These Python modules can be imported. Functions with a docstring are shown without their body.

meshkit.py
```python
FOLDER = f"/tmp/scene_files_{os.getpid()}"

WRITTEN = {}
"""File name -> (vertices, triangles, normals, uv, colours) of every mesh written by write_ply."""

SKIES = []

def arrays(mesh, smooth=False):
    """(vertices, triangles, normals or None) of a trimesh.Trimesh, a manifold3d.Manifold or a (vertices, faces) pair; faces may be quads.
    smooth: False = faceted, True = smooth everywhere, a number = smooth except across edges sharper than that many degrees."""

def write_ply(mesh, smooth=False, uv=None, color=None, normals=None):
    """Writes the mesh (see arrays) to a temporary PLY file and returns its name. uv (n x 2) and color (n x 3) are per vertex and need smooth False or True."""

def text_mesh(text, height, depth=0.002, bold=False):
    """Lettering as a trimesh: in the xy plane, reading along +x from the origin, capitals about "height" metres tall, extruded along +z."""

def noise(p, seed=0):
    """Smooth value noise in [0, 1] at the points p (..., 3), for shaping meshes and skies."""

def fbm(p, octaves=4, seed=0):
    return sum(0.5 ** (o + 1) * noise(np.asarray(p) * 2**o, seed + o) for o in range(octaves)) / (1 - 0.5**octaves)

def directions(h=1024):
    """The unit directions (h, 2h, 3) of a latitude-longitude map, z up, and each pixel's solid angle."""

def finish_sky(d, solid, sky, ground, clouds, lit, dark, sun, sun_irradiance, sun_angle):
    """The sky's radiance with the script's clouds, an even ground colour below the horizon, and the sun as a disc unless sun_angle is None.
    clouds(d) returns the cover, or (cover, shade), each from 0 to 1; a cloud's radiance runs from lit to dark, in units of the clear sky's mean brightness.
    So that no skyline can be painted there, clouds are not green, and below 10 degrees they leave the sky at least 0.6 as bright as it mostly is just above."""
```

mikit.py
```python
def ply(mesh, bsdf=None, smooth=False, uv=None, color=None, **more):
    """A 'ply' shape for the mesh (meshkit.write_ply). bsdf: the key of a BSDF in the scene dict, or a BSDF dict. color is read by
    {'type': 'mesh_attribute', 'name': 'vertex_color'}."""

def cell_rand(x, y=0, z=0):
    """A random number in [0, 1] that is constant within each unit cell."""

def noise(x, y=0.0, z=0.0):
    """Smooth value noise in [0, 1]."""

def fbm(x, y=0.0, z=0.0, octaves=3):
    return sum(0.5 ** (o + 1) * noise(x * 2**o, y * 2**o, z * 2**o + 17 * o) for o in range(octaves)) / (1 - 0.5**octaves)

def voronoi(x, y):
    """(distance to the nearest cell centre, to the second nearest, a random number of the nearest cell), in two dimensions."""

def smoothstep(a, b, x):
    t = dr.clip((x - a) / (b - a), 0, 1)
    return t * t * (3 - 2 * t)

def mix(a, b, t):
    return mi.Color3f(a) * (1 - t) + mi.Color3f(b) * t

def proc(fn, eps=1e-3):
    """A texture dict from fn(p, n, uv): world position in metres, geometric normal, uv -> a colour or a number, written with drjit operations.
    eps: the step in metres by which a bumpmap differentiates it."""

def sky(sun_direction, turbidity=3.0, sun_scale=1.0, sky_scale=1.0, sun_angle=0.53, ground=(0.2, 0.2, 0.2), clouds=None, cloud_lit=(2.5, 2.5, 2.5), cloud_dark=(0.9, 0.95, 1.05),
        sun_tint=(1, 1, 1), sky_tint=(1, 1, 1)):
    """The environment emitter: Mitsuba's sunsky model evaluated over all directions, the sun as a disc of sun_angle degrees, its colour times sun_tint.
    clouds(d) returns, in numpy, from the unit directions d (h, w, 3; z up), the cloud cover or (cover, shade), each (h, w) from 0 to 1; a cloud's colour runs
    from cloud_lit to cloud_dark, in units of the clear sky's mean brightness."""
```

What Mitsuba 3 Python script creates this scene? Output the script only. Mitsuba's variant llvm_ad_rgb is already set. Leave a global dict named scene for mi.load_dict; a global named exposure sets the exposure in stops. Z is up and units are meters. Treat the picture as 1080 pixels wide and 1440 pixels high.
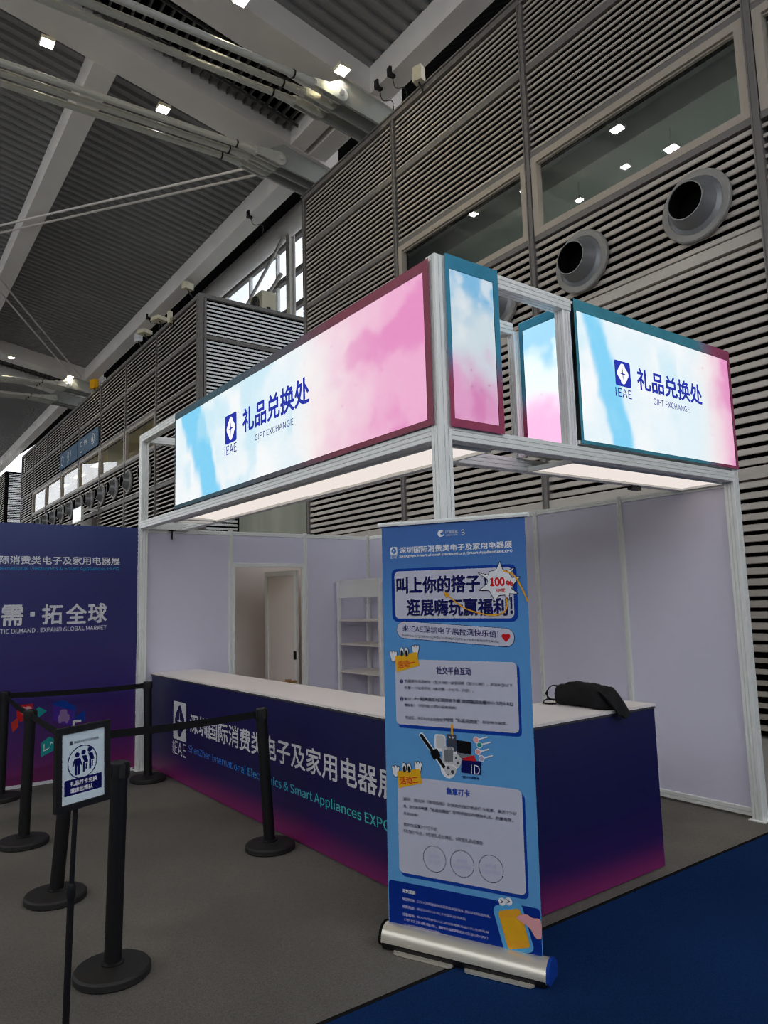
import math, glob, random
import numpy as np, trimesh, mitsuba as mi, mikit, meshkit
import drjit as dr
from mikit import proc, noise, fbm, smoothstep, mix
from shapely import affinity, box as sbox, union_all
from shapely.geometry import Polygon, Point, LineString
from PIL import Image, ImageDraw, ImageFont

T = mi.ScalarTransform4f
rng = np.random.default_rng(7)
scene, labels = {}, {}

# ------------------------------------------------------------------ camera, sky, exposure
def cam_axes(yaw, pitch, roll):
    cy, sy, cp, sp = math.cos(yaw), math.sin(yaw), math.cos(pitch), math.sin(pitch)
    f = np.array([cy*cp, sy*cp, sp]); r = np.array([sy, -cy, 0]); u = np.cross(r, f)
    c, s = math.cos(roll), math.sin(roll)
    return c*r + s*u, -s*r + c*u, f
EYE = np.array([-2.43345, -2.78419, 1.64176])
_r, _u, _f = cam_axes(0.93561, 0.12395, -0.02685)
scene['camera'] = {'type': 'perspective', 'fov': math.degrees(2*math.atan(540/1015.665)), 'fov_axis': 'x', 'near_clip': 0.05, 'far_clip': 500.0,
                   'to_world': T().look_at(origin=EYE.tolist(), target=(EYE+_f).tolist(), up=_u.tolist())}
exposure = 0.0
SKY = 1.3
def overcast(d):
    n = meshkit.fbm(d*3.0, 3, seed=4)
    return np.ones(d.shape[:2]), np.clip((n-0.35)*1.2, 0, 1)
scene['sky'] = mikit.sky((0.4, -0.3, 0.8), sun_scale=0.0, sky_scale=11.0*SKY, ground=(0.4, 0.4, 0.39), clouds=overcast, cloud_lit=(1.0, 1.03, 1.08), cloud_dark=(0.72, 0.78, 0.86))
LAMP = 90.0        # radiance of the flood lamps on the roof ribs
FACE = 0.87        # radiance of a white spot on a light box face
SOFFIT = 1.08      # radiance of the lit fabric under the light boxes

# ------------------------------------------------------------------ helpers
def lin(r, g, b):
    x = np.array([r, g, b])/255.0
    return np.where(x <= 0.04045, x/12.92, ((x+0.055)/1.055)**2.4)
def L(*c): return [float(v) for v in lin(*c)]
def rgb(c): return {'type': 'rgb', 'value': [float(v) for v in c]}
def mat(name, color, rough=0.6, metallic=0.0, spec=0.5):
    col = color if isinstance(color, dict) else rgb(color)
    scene[name] = {'type': 'twosided', 'bsdf': {'type': 'principled', 'base_color': col, 'roughness': rough, 'metallic': metallic, 'specular': spec}}
    return name
def matte(name, color):
    scene[name] = {'type': 'twosided', 'bsdf': {'type': 'diffuse', 'reflectance': color if isinstance(color, dict) else rgb(color)}}
    return name

def add(key, mesh, bsdf, label=None, cat=None, group=None, kind=None, smooth=False, emit=None, color=None, to_world=None, uv=None):
    base, n, k = key, 0, key
    while k in scene:
        n += 1; k = f'{base}_{n:03d}'
    d = dict(mesh) if isinstance(mesh, dict) else mikit.ply(mesh, bsdf, smooth=smooth, color=color, uv=uv)
    if emit is not None:
        d['emitter'] = {'type': 'area', 'radiance': emit if isinstance(emit, dict) else rgb(emit)}
    if to_world is not None: d['to_world'] = to_world
    scene[k] = d
    tag(k, label, cat, group, kind)
    return k
def tag(k, label=None, cat=None, group=None, kind=None):
    e = {a: b for a, b in (('label', label), ('category', cat), ('group', group), ('kind', kind)) if b}
    if e: labels.setdefault(k, {}).update(e)
def numbered(name):
    n, k = 0, name
    while k in labels or k in scene or any(s.startswith(k+'__') for s in scene):
        n += 1; k = f'{name}_{n:03d}'
    return k
def thing(name, label, cat, group=None, kind=None):
    k = numbered(name); tag(k, label, cat, group, kind); return k

cat_ = trimesh.util.concatenate
def box(x0, x1, y0, y1, z0, z1):
    b = trimesh.creation.box(extents=(abs(x1-x0), abs(y1-y0), abs(z1-z0)))
    b.apply_translation(((x0+x1)/2, (y0+y1)/2, (z0+z1)/2)); return b
def bars(p, q, w, h, up=(0, 0, 1)):
    """A straight bar of section w x h from p to q."""
    p, q = np.array(p, float), np.array(q, float); d = q-p; l = np.linalg.norm(d); d /= l
    s = np.cross(np.array(up, float), d)
    if np.linalg.norm(s) < 1e-6: s = np.cross([1.0, 0, 0], d)
    s /= np.linalg.norm(s); t = np.cross(d, s)
    b = trimesh.creation.box(extents=(l, w, h)); m = np.eye(4); m[:3, 0], m[:3, 1], m[:3, 2], m[:3, 3] = d, s, t, (p+q)/2
    b.apply_transform(m); return b
def tube(pts, r, n=10, caps=True):
    pts = np.asarray(pts, float); k = len(pts)
    rr = np.broadcast_to(np.asarray(r, float), (k,))
    t = np.gradient(pts, axis=0); t /= np.linalg.norm(t, axis=1, keepdims=True)+1e-12
    ref = np.array([0, 0, 1.0]) if abs(t[0][2]) < 0.9 else np.array([1.0, 0, 0])
    a = np.cross(t, ref); a /= np.linalg.norm(a, axis=1, keepdims=True)+1e-9; b = np.cross(t, a)
    ang = np.arange(n)*2*np.pi/n
    v = pts[:, None]+rr[:, None, None]*(np.cos(ang)[None, :, None]*a[:, None]+np.sin(ang)[None, :, None]*b[:, None])
    f = []
    for i in range(k-1):
        for j in range(n):
            A, B, C, D = i*n+j, i*n+(j+1) % n, (i+1)*n+(j+1) % n, (i+1)*n+j
            f += [[A, C, B], [A, D, C]]
    v = v.reshape(-1, 3)
    if caps:
        v = np.vstack([v, pts[:1], pts[-1:]]); e = len(v)-2
        for j in range(n):
            f += [[e, j, (j+1) % n], [e+1, (k-1)*n+(j+1) % n, (k-1)*n+j]]
    m = trimesh.Trimesh(v, f, process=False); m.fix_normals() if caps else None
    return m
def lathe(profile, n=32, axis='z'):
    m = trimesh.creation.revolve(np.array(profile, float), sections=n)
    if axis == 'x': m.apply_transform(np.array([[0, 0, 1, 0], [0, 1, 0, 0], [-1, 0, 0, 0], [0, 0, 0, 1.0]]))
    return m
def frame_map(O, U, V):
    U, V = np.array(U, float), np.array(V, float); N = np.cross(U, V)
    m = np.eye(4); m[:3, 0], m[:3, 1], m[:3, 2], m[:3, 3] = U, V, N, O
    return m
def extr(poly, depth):
    gs = [g for g in getattr(poly, 'geoms', [poly]) if g.area > 1e-12]
    return cat_([trimesh.creation.extrude_polygon(g, depth, engine='earcut') for g in gs])
def sheet(poly):
    """Flat triangulated print in the xy plane."""
    vs, fs, at = [], [], 0
    for g in getattr(poly, 'geoms', [poly]):
        if g.area < 1e-12 or g.geom_type != 'Polygon': continue
        v, f = trimesh.creation.triangulate_polygon(g, engine='earcut')
        vs.append(np.c_[v, np.zeros(len(v))]); fs.append(f+at); at += len(v)
    return trimesh.Trimesh(np.vstack(vs), np.vstack(fs), process=False)
def onto(poly, M, lift=0.0012):
    m = sheet(poly); m.apply_translation((0, 0, lift)); m.apply_transform(M); return m
def rrect(x0, x1, y0, y1, r):
    return sbox(x0+r, y0+r, x1-r, y1-r).buffer(r, quad_segs=6)
def poly(*pts): return Polygon(pts).buffer(0)
def disc(x, y, r, ry=None, q=10):
    p = Point(0, 0).buffer(1, quad_segs=q); return affinity.translate(affinity.scale(p, r, ry or r), x, y)
def stroke(pts, w, cap='round'): return LineString(pts).buffer(w/2, cap_style=cap, quad_segs=4)
def smooth_line(pts, n=24):
    pts = np.array(pts, float); t = np.linspace(0, len(pts)-1, n*(len(pts)-1)//2)
    out = []
    for s in t:
        i = min(int(s), len(pts)-2); u = s-i
        p0, p1, p2, p3 = pts[max(i-1, 0)], pts[i], pts[i+1], pts[min(i+2, len(pts)-1)]
        out.append(0.5*((2*p1)+(-p0+p2)*u+(2*p0-5*p1+4*p2-p3)*u*u+(-p0+3*p1-3*p2+p3)*u**3))
    return np.array(out)

# lettering: glyph outlines from the installed fonts, fitted into a rectangle
_F = {}
def font(cjk, size):
    if (cjk, size) not in _F:
        pat = '/opt/blender-*/*/datafiles/fonts/Noto Sans CJK*'
        got = glob.glob(pat) or glob.glob('/opt/blender-*/*/datafiles/fonts/Inter.woff2')
        _F[(cjk, size)] = ImageFont.truetype(got[0], size)
    return _F[(cjk, size)]
_G = {}
def glyphs(text, size=96, bold=0, cjk=True):
    key = (text, size, bold, cjk)
    if key in _G: return _G[key]
    f = font(cjk, size); s = 2
    x0, y0, x1, y1 = f.getbbox(text, anchor='ls', stroke_width=bold)
    im = Image.new('L', (int(x1-x0)+8, int(y1-y0)+8)); ImageDraw.Draw(im).text((4-x0, 4-y0), text, 255, f, anchor='ls', stroke_width=bold)
    im = im.resize((im.width*s, im.height*s), Image.BICUBIC)
    on = np.pad(np.asarray(im) > 127, ((0, 0), (1, 1))).astype(np.int8)
    rows, st = np.nonzero(np.diff(on, axis=1) == 1); en = np.nonzero(np.diff(on, axis=1) == -1)[1]
    g = union_all(sbox(st, -rows-1, en, -rows)).buffer(0.3).buffer(-0.3).simplify(0.8)
    _G[key] = g; return g
def text(t, x0, x1, y0, y1, size=64, bold=0, cjk=True, keep=False):
    g = glyphs(t, size, bold, cjk); a, b, c, d = g.bounds
    sx, sy = (x1-x0)/(c-a), (y1-y0)/(d-b)
    if keep: sx = sy
    return affinity.translate(affinity.scale(affinity.translate(g, -a, -b), sx, sy, origin=(0, 0)), x0, y0)
def P2(*ps):
    return union_all(list(ps))

# ------------------------------------------------------------------ materials
def slat_c(p, n, uv):
    v = fbm(p.x*0.7+p.y*0.9, p.z*6.0, 1.0, octaves=3)
    return mix(L(160, 153, 144), L(196, 188, 178), v)
mat('m_slat', proc(slat_c), 0.5, 0.1)
mat('m_mullion', L(112, 108, 105), 0.55, 0.1)
mat('m_window_frame', L(168, 158, 146), 0.5, 0.2)
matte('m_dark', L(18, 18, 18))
mat('m_grate', L(66, 66, 66), .6)
matte('m_backing', L(22, 21, 21))
def deck_c(p, n, uv):
    return mix(L(122, 122, 123), L(146, 146, 146), fbm(p.x*0.5, p.y*0.5, 0.3))
mat('m_deck', proc(deck_c), 0.6, 0.2)
def steel_c(p, n, uv):
    return mix(L(208, 204, 199), L(224, 220, 215), fbm(p.x*0.9, p.y*0.9, p.z*0.9))
mat('m_steel', proc(steel_c), 0.55)
mat('m_rod', L(196, 197, 190), 0.4, 0.1)
mat('m_lug', L(150, 153, 149), .5)
mat('m_black', L(15, 15, 17), 0.45, 0, .35)
mat('m_blackrubber', L(30, 28, 27), 0.6, 0, .4)
mat('m_belt', L(12, 12, 15), 0.85, 0, .3)
mat('m_alu', L(228, 230, 225), 0.42, 0.1)
mat('m_alu_white', L(230, 230, 228), 0.4, 0.1)
mat('m_groove', L(60, 60, 62), 0.7)
mat('m_panel', L(206, 203, 218), 0.55)
mat('m_room_panel', L(226, 216, 208), 0.6)
mat('m_counter_top', L(222, 214, 210), 0.5)
mat('m_nozzle', L(128, 130, 132), 0.4, 0.5)
mat('m_nozzle_flange', L(140, 138, 134), 0.55, 0.2)
def concrete_c(p, n, uv):
    return mix(L(140, 144, 132), L(176, 178, 166), fbm(p.x*2+p.y*2.2, p.z*0.35, 0.0, octaves=4))
matte('m_concrete', proc(concrete_c))
def grey_carpet_c(p, n, uv):
    v = fbm(p.x*1.3, p.y*1.3, 0.0, octaves=4); f = noise(p.x*220, p.y*220)
    st = smoothstep(0.56, 0.75, fbm(p.x*0.8+9, p.y*0.8+3, 2.0, octaves=4))
    return mix(mix(L(90, 87, 82), L(118, 114, 107), v), L(128, 123, 114), st*0.5)*(0.82+0.36*f)
matte('m_grey_carpet', proc(grey_carpet_c))
def blue_carpet_c(p, n, uv):
    v = fbm(p.x*1.1, p.y*1.1, 0.0, octaves=4); f = noise(p.x*240, p.y*240)
    return mix(L(18, 40, 76), L(28, 54, 98), v)*(0.8+0.4*f)
matte('m_blue_carpet', proc(blue_carpet_c))
matte('m_floor', L(170, 167, 162))
matte('m_edge', L(28, 28, 30))
mat('m_cream', L(214, 206, 178), 0.5)
scene['m_glass'] = {'type': 'thindielectric', 'int_ior': 1.5}
scene['m_roof_glass'] = {'type': 'thindielectric', 'int_ior': 1.5, 'specular_transmittance': rgb((.84, .88, .92))}
matte('m_vertex', {'type': 'mesh_attribute', 'name': 'vertex_color'})
for nm, c in dict(white=(236, 236, 238), offwhite=(222, 222, 226), navy=(22, 24, 88), ink=(30, 32, 60), inkgrey=(70, 72, 86), royal=(28, 66, 158), deep=(20, 50, 140), red=(206, 38, 44), yellow=(240, 178, 40),
                  orange=(236, 168, 48), black=(24, 24, 26), teal=(40, 150, 150), cyan=(50, 150, 200), sky=(92, 170, 220), pink=(236, 168, 170), violet=(80, 50, 150), lilac=(180, 176, 214), greyprint=(120, 124, 128), palegrey=(205, 205, 204),
                  magenta=(170, 36, 110), signblue=(116, 140, 164), brick=(200, 60, 50), mauve=(150, 120, 170)).items():
    matte('p_'+nm, L(*[v*.93 for v in c]))
def PR(parent, name, g, M, ink, lift=0.0012, label=None, emit=None):
    return add(f'{parent}__{name}', onto(g, M, lift), ink, label, emit=emit)

# ------------------------------------------------------------------ floor
add('floor', box(-32, 14, -22, 62, -0.2, -0.012), 'm_floor', kind='structure', label='hall floor under the carpets')
add('wall_added_left', box(-18.2, -18, -12, 60, 0, 4.6), 'm_floor', kind='structure', label='added unseen low partition that blocks low daylight from the left')  # added out of view to cut daylight at low angles
add('wall_added_far', box(-18, 14, 61, 61.2, 0, 8.5), 'm_floor', kind='structure', label='added far wall that keeps open sky out of the window reflections')  # added so the far windows reflect grey instead of bright sky
add('wall_added_front', box(-18, 9, -12.2, -12, 0, 4.6), 'm_floor', kind='structure', label='added unseen low partition behind the viewer that blocks low daylight')  # added behind the camera, shades the lower surfaces from horizon light
add('floor__grey_carpet', box(-9, 3.12, -0.115, 9, -0.012, 0.0), 'm_grey_carpet', label='grey carpet')
add('floor__blue_carpet', box(-9, 5.9, -12, -0.135, -0.012, -0.004), 'm_blue_carpet', label='blue aisle carpet')
add('floor__edge_strip', cat_([box(-9, 3.12, -0.135, -0.115, -0.012, -0.002)]), 'm_edge', label='dark carpet edge')

# ------------------------------------------------------------------ main louvred wall (x = 6)
D = 6.0
BAYS = [(-6.15, -2.6), (-2.6, 0.93), (0.93, 4.47), (4.47, 7.96), (7.96, 11.59)]
WZ0, WZ1, TOP = 7.29, 8.61, 11.5
PITCH, PITCH_LOW = 0.104, 0.126
def slat_mesh(length, hs=1.0):
    # tilted blade: lower lip forward, running along y from 0 to length
    prof = Polygon([(0.0, 0.0), (-0.014, 0.005), (-0.008, 0.05), (0.016, 0.06), (0.034, 0.058), (0.034, 0.052), (0.002, 0.044)])
    if hs != 1.0: prof = affinity.scale(prof, 1.0, hs, origin=(0, 0))
    m = trimesh.creation.extrude_polygon(prof, length, engine='earcut')     # x,z' -> extrude along local z
    v = m.vertices.copy(); m.vertices = np.c_[v[:, 0], v[:, 2], v[:, 1]]; m.invert()
    return m
add('wall_right', cat_([box(D+0.12, D+0.3, -6.15, 11.59, 0, WZ0), box(D+0.12, D+0.3, -6.15, 11.59, WZ1, TOP), box(D+0.12, D+0.3, 8.0, 11.59, WZ0, WZ1), box(D+0.0, D+0.3, 11.53, 11.6, 0, TOP)]), 'm_backing', kind='structure', label='dark louvred hall wall')
add('wall_right__parapet_cap', cat_([box(D-0.06, D+0.32, -6.15, 11.6, TOP-0.13, TOP), box(D-0.09, D+0.34, -6.15, 11.62, TOP-0.02, TOP+0.015)]), 'm_mullion')
for y in [b[0] for b in BAYS]+[11.555]:
    w = 0.045
    add('wall_right__mullion', cat_([box(D-0.05, D+0.1, y-w, y+w, 0, TOP-0.13), box(D-0.065, D-0.05, y-w-0.006, y-w+0.012, 0, TOP-0.13), box(D-0.065, D-0.05, y+w-0.012, y+w+0.006, 0, TOP-0.13)]), 'm_mullion')
TRANS = [(10.10, 10.22), (8.61, 8.70), (7.20, 7.29), (5.76, 5.90), (2.95, 3.09)]
for b in BAYS:
    for z0, z1 in TRANS:
        add('wall_right__transom', box(D-0.035, D+0.1, b[0]+0.05, b[1]-0.05, z0, z1), 'm_mullion' if z0 > 6 else 'm_slat')
solid_zones = [(0.05, 2.95), (3.09, 5.76), (5.90, 7.20), (8.70, 10.10), (10.22, 11.37)]
for bi, b in enumerate(BAYS):
    shared, low = mikit.ply(slat_mesh(b[1]-b[0]-0.1), 'm_slat'), mikit.ply(slat_mesh(b[1]-b[0]-0.1, 1.4), 'm_slat')
    spare = []
    for z0, z1 in solid_zones+([(7.29, 8.61)] if bi == 4 else []):
        n = int(round((z1-z0)/(PITCH_LOW if z1 < 7.25 else PITCH))); p = (z1-z0)/n
        for i in range(n):
            z = z0+(i+0.2)*p
            if bi in (2, 3, 4) and (z > 2.1 or (bi == 2 and z > 0.9)):
                add('wall_right__slat', low if z1 < 7.25 else shared, None, to_world=T().translate([D, b[0]+0.05, z]))
            else:
                m = slat_mesh(b[1]-b[0]-0.1); m.apply_translation((D, b[0]+0.05, z)); spare.append(m)
    if spare: add('wall_right__far_slats', cat_(spare), 'm_slat', kind='stuff')
# windows of the main wall with a dim room behind
scene['m_dimroom'] = {'type': 'twosided', 'bsdf': {'type': 'diffuse', 'reflectance': rgb(L(206, 214, 211))}}
add('wall_right__room_shell', cat_([box(D+3.4, D+3.5, -6.1, 11.5, 6.6, 9.2), box(D+0.3, D+3.5, -6.1, 11.5, 9.0, 9.1), box(D+0.3, D+3.5, -6.1, 11.5, 6.5, 6.6), box(D+0.3, D+3.5, 11.4, 11.5, 6.6, 9.0), box(D+0.3, D+3.5, -6.15, -6.05, 6.6, 9.0),
     box(D+0.9, D+1.15, -6, 11.3, 8.62, 9.0)]), 'm_dimroom')
wn = 0
def window(y0, y1, x=D, fw=0.11, label=None):
    global wn
    wn += 1; k = f'window_{wn}'
    fr = cat_([box(x-0.04, x+0.08, y0, y1, WZ1-fw, WZ1), box(x-0.04, x+0.08, y0, y1, WZ0, WZ0+fw), box(x-0.04, x+0.08, y0, y0+fw, WZ0+fw, WZ1-fw), box(x-0.04, x+0.08, y1-fw, y1, WZ0+fw, WZ1-fw),
               box(x-0.0, x+0.05, y0+fw, y1-fw, WZ0+fw, WZ0+fw+0.025), box(x-0.0, x+0.05, y0+fw, y1-fw, WZ1-fw-0.025, WZ1-fw)])
    add(k, fr, 'm_window_frame', kind='structure', label=label)
    add(k+'__pane', trimesh.Trimesh([[x+0.03, y0+fw, WZ0+fw], [x+0.03, y1-fw, WZ0+fw], [x+0.03, y1-fw, WZ1-fw], [x+0.03, y0+fw, WZ1-fw]], [[0, 1, 2], [0, 2, 3]], process=False), 'm_glass')
for b in BAYS[1:4]: window(b[0]+0.06, b[1]-0.06, label='long strip window in the louvred wall')
lampwords = ['lit square ceiling lamp behind the big window, upper left one', 'lit square ceiling lamp behind the big window, lower right one', 'small ceiling lamp behind the big window by its left edge', 'small ceiling lamp seen in the smaller left window']
for (x, y, s), w in zip([(6.455, 3.13, 0.06), (7.57, 2.94, 0.065), (7.55, 4.71, 0.04), (6.49, 5.07, 0.025)], lampwords):
    k = thing('ceiling_light', w, 'ceiling light', 'lamps behind the windows')
    add(k+'__housing', box(x-s-0.02, x+s+0.02, y-1.3*s-0.02, y+1.3*s+0.02, 8.57, 8.62), 'm_offlamp' if 'm_offlamp' in scene else 'm_steel')
    add(k+'__diffuser', box(x-s, x+s, y-1.3*s, y+1.3*s, 8.555, 8.57), 'm_steel', emit=(150.0, 140.0, 118.0))
    add(k+'__rod', tube([(x, y, 8.62), (x, y, 9.0)], 0.008, 6), 'm_steel')

# jet nozzles
def nozzle_meshes():
    fl = lathe([(0.36, 0.0), (0.46, 0.0), (0.46, 0.045), (0.445, 0.06), (0.37, 0.06), (0.36, 0.045), (0.36, 0.0)], 40, 'x')
    cone = lathe([(0.365, 0.04), (0.365, 0.055), (0.35, 0.062), (0.31, 0.085), (0.27, 0.18), (0.245, 0.26), (0.24, 0.285), (0.226, 0.285), (0.226, 0.25), (0.25, 0.16), (0.3, 0.07), (0.34, 0.04)], 40, 'x')
    duct = lathe([(0.225, 0.27), (0.222, 0.005), (0.0, 0.005)], 32, 'x')  # shallow cup, coloured black for the shade of a deep hole
    for m in (fl, cone, duct): m.apply_transform(np.diag([-1.0, 1, 1, 1])); m.invert()
    return fl, cone, duct
nf, ncn, nd = nozzle_meshes()
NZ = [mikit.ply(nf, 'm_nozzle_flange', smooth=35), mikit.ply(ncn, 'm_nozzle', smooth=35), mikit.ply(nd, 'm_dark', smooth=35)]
def nozzle(y, z, label, group=None):
    k = thing('air_nozzle', label, 'air nozzle', group)
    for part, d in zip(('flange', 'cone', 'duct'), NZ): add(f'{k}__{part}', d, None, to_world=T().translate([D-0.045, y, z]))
nozzle(1.74, 6.50, 'round grey air nozzle on the louvred wall under the right end of the big window')
nozzle(3.53, 6.50, 'round grey air nozzle on the louvred wall under the left part of the big window')
nozzle(5.27, 6.47, 'round air nozzle half hidden behind the open gap of the light box frame')
nozzle(22.95, 6.52, 'air nozzle glimpsed through the bare left frame of the booth')
for i in range(10):
    nozzle(25.1+1.82*i, 6.52, ['first', 'second', 'third', 'fourth', 'fifth', 'sixth', 'seventh', 'eighth', 'ninth', 'tenth'][i]+' air nozzle, counted from the booth, in the far row above the blue backdrop', 'air nozzles along the far wall')

# ------------------------------------------------------------------ recess, far louvred wall
RX = 10.4
add('wall_recess', cat_([box(D+0.12, RX, 18.25, 18.4, 0, 11.5), box(D+0.3, RX, 11.5, 11.6, 0, 11.5)]), 'm_backing', kind='structure', label='recess between two louvred wall blocks')
def slats_x(x0, x1, y, z0, z1, pitch=0.125):
    out = []; n = int(round((z1-z0)/pitch)); p = (z1-z0)/n
    for i in range(n):
        z = z0+(i+0.2)*p
        m = slat_mesh(x1-x0, 1.35); v = m.vertices.copy(); m.vertices = np.c_[v[:, 1]+x0, v[:, 0]+y, v[:, 2]+z]; m.invert(); out.append(m)
    return out
mat('m_slat_lit', L(232, 234, 234), 0.5, 0.2)  # slat colour lightened to carry the clerestory daylight
add('wall_recess__bounce_face', box(D+0.32, RX, 11.6, 11.62, 0, 11.4), 'm_concrete')  # added unseen pale face, bounces light onto the side slats
add('wall_recess__side_slats', cat_(slats_x(D+0.1, RX, 18.2, 4.6, 10.05)+slats_x(D+0.1, RX, 18.2, 10.2, 11.36)+slats_x(D+0.1, 7.28, 18.2, 2.2, 4.6)), 'm_slat_lit', kind='stuff')
add('wall_recess__corner_post', cat_([box(D-0.06, D+0.1, 18.12, 18.26, 0, 11.5), box(D+0.12, D+0.2, 18.12, 18.2, 0, 11.4)]), 'm_mullion')
add('wall_recess__roof_edge', cat_([box(D-0.06, RX, 18.12, 18.45, 11.4, 11.52), box(D, RX, 18.13, 18.2, 10.06, 10.18)]), 'm_mullion')
add('wall_recess__concrete', box(7.3, RX, 11.7, 18.12, 0, 4.46), 'm_concrete', label='bare concrete wall at the foot of the recess')
cs = [box(7.26, 7.95, y, y+0.16, 4.50, 4.56) for y in np.arange(11.9, 18.0, 0.42)]
add('wall_recess__canopy_slats', cat_(cs+[box(7.6, 7.75, 11.75, 18.1, 4.56, 4.66)]), 'm_slat_lit', kind='stuff')

FB = [18.2, 22.15, 25.75, 29.35, 33.0, 36.6, 40.2, 43.85, 47.6]
add('wall_back', cat_([box(D+0.12, D+0.3, 18.4, 47.6, 0, WZ0), box(D+0.12, D+0.3, 18.4, 47.6, WZ1, TOP), box(D+0.12, D+0.3, 18.4, 22.15, WZ0, WZ1), box(D+0.12, D+0.3, 43.85, 47.6, WZ0, WZ1)]), 'm_backing', kind='structure', label='far stretch of the louvred hall wall')
add('wall_back__parapet_cap', box(D-0.06, D+0.32, 18.26, 47.6, TOP-0.13, TOP), 'm_mullion')
for y in FB: add('wall_back__mullion', box(D-0.05, D+0.1, y-0.045, y+0.045, 0, TOP-0.13) if y > 18.3 else box(D-0.05, D-0.02, 18.3, 18.36, 0, TOP-0.13), 'm_mullion')
for a, b in zip(FB[:-1], FB[1:]):
    for z0, z1 in TRANS[:4]: add('wall_back__transom', box(D-0.035, D+0.1, a+0.05 if a > 18.3 else a+0.2, b-0.05, z0, z1), 'm_mullion')
    sl = []
    haswin = 22 < a < 43
    for z0, z1 in [(2.4, 5.76), (5.90, 7.20), (8.70, 10.10), (10.22, 11.37)]+([] if haswin else [(7.29, 8.61)]):
        n = int(round((z1-z0)/0.15)); p = (z1-z0)/n
        for i in range(n):
            m = slat_mesh(b-a-(0.1 if a > 18.3 else 0.25), 1.1); m.apply_translation((D, a+(0.05 if a > 18.3 else 0.2), z0+(i+0.2)*p)); sl.append(m)
    add('wall_back__louvre_slats', cat_(sl), 'm_slat', kind='stuff')
    if haswin: window(a+0.06, b-0.06, label='strip window in the far louvred wall')
mat('m_litroom', L(226, 218, 176), 0.8)
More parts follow.
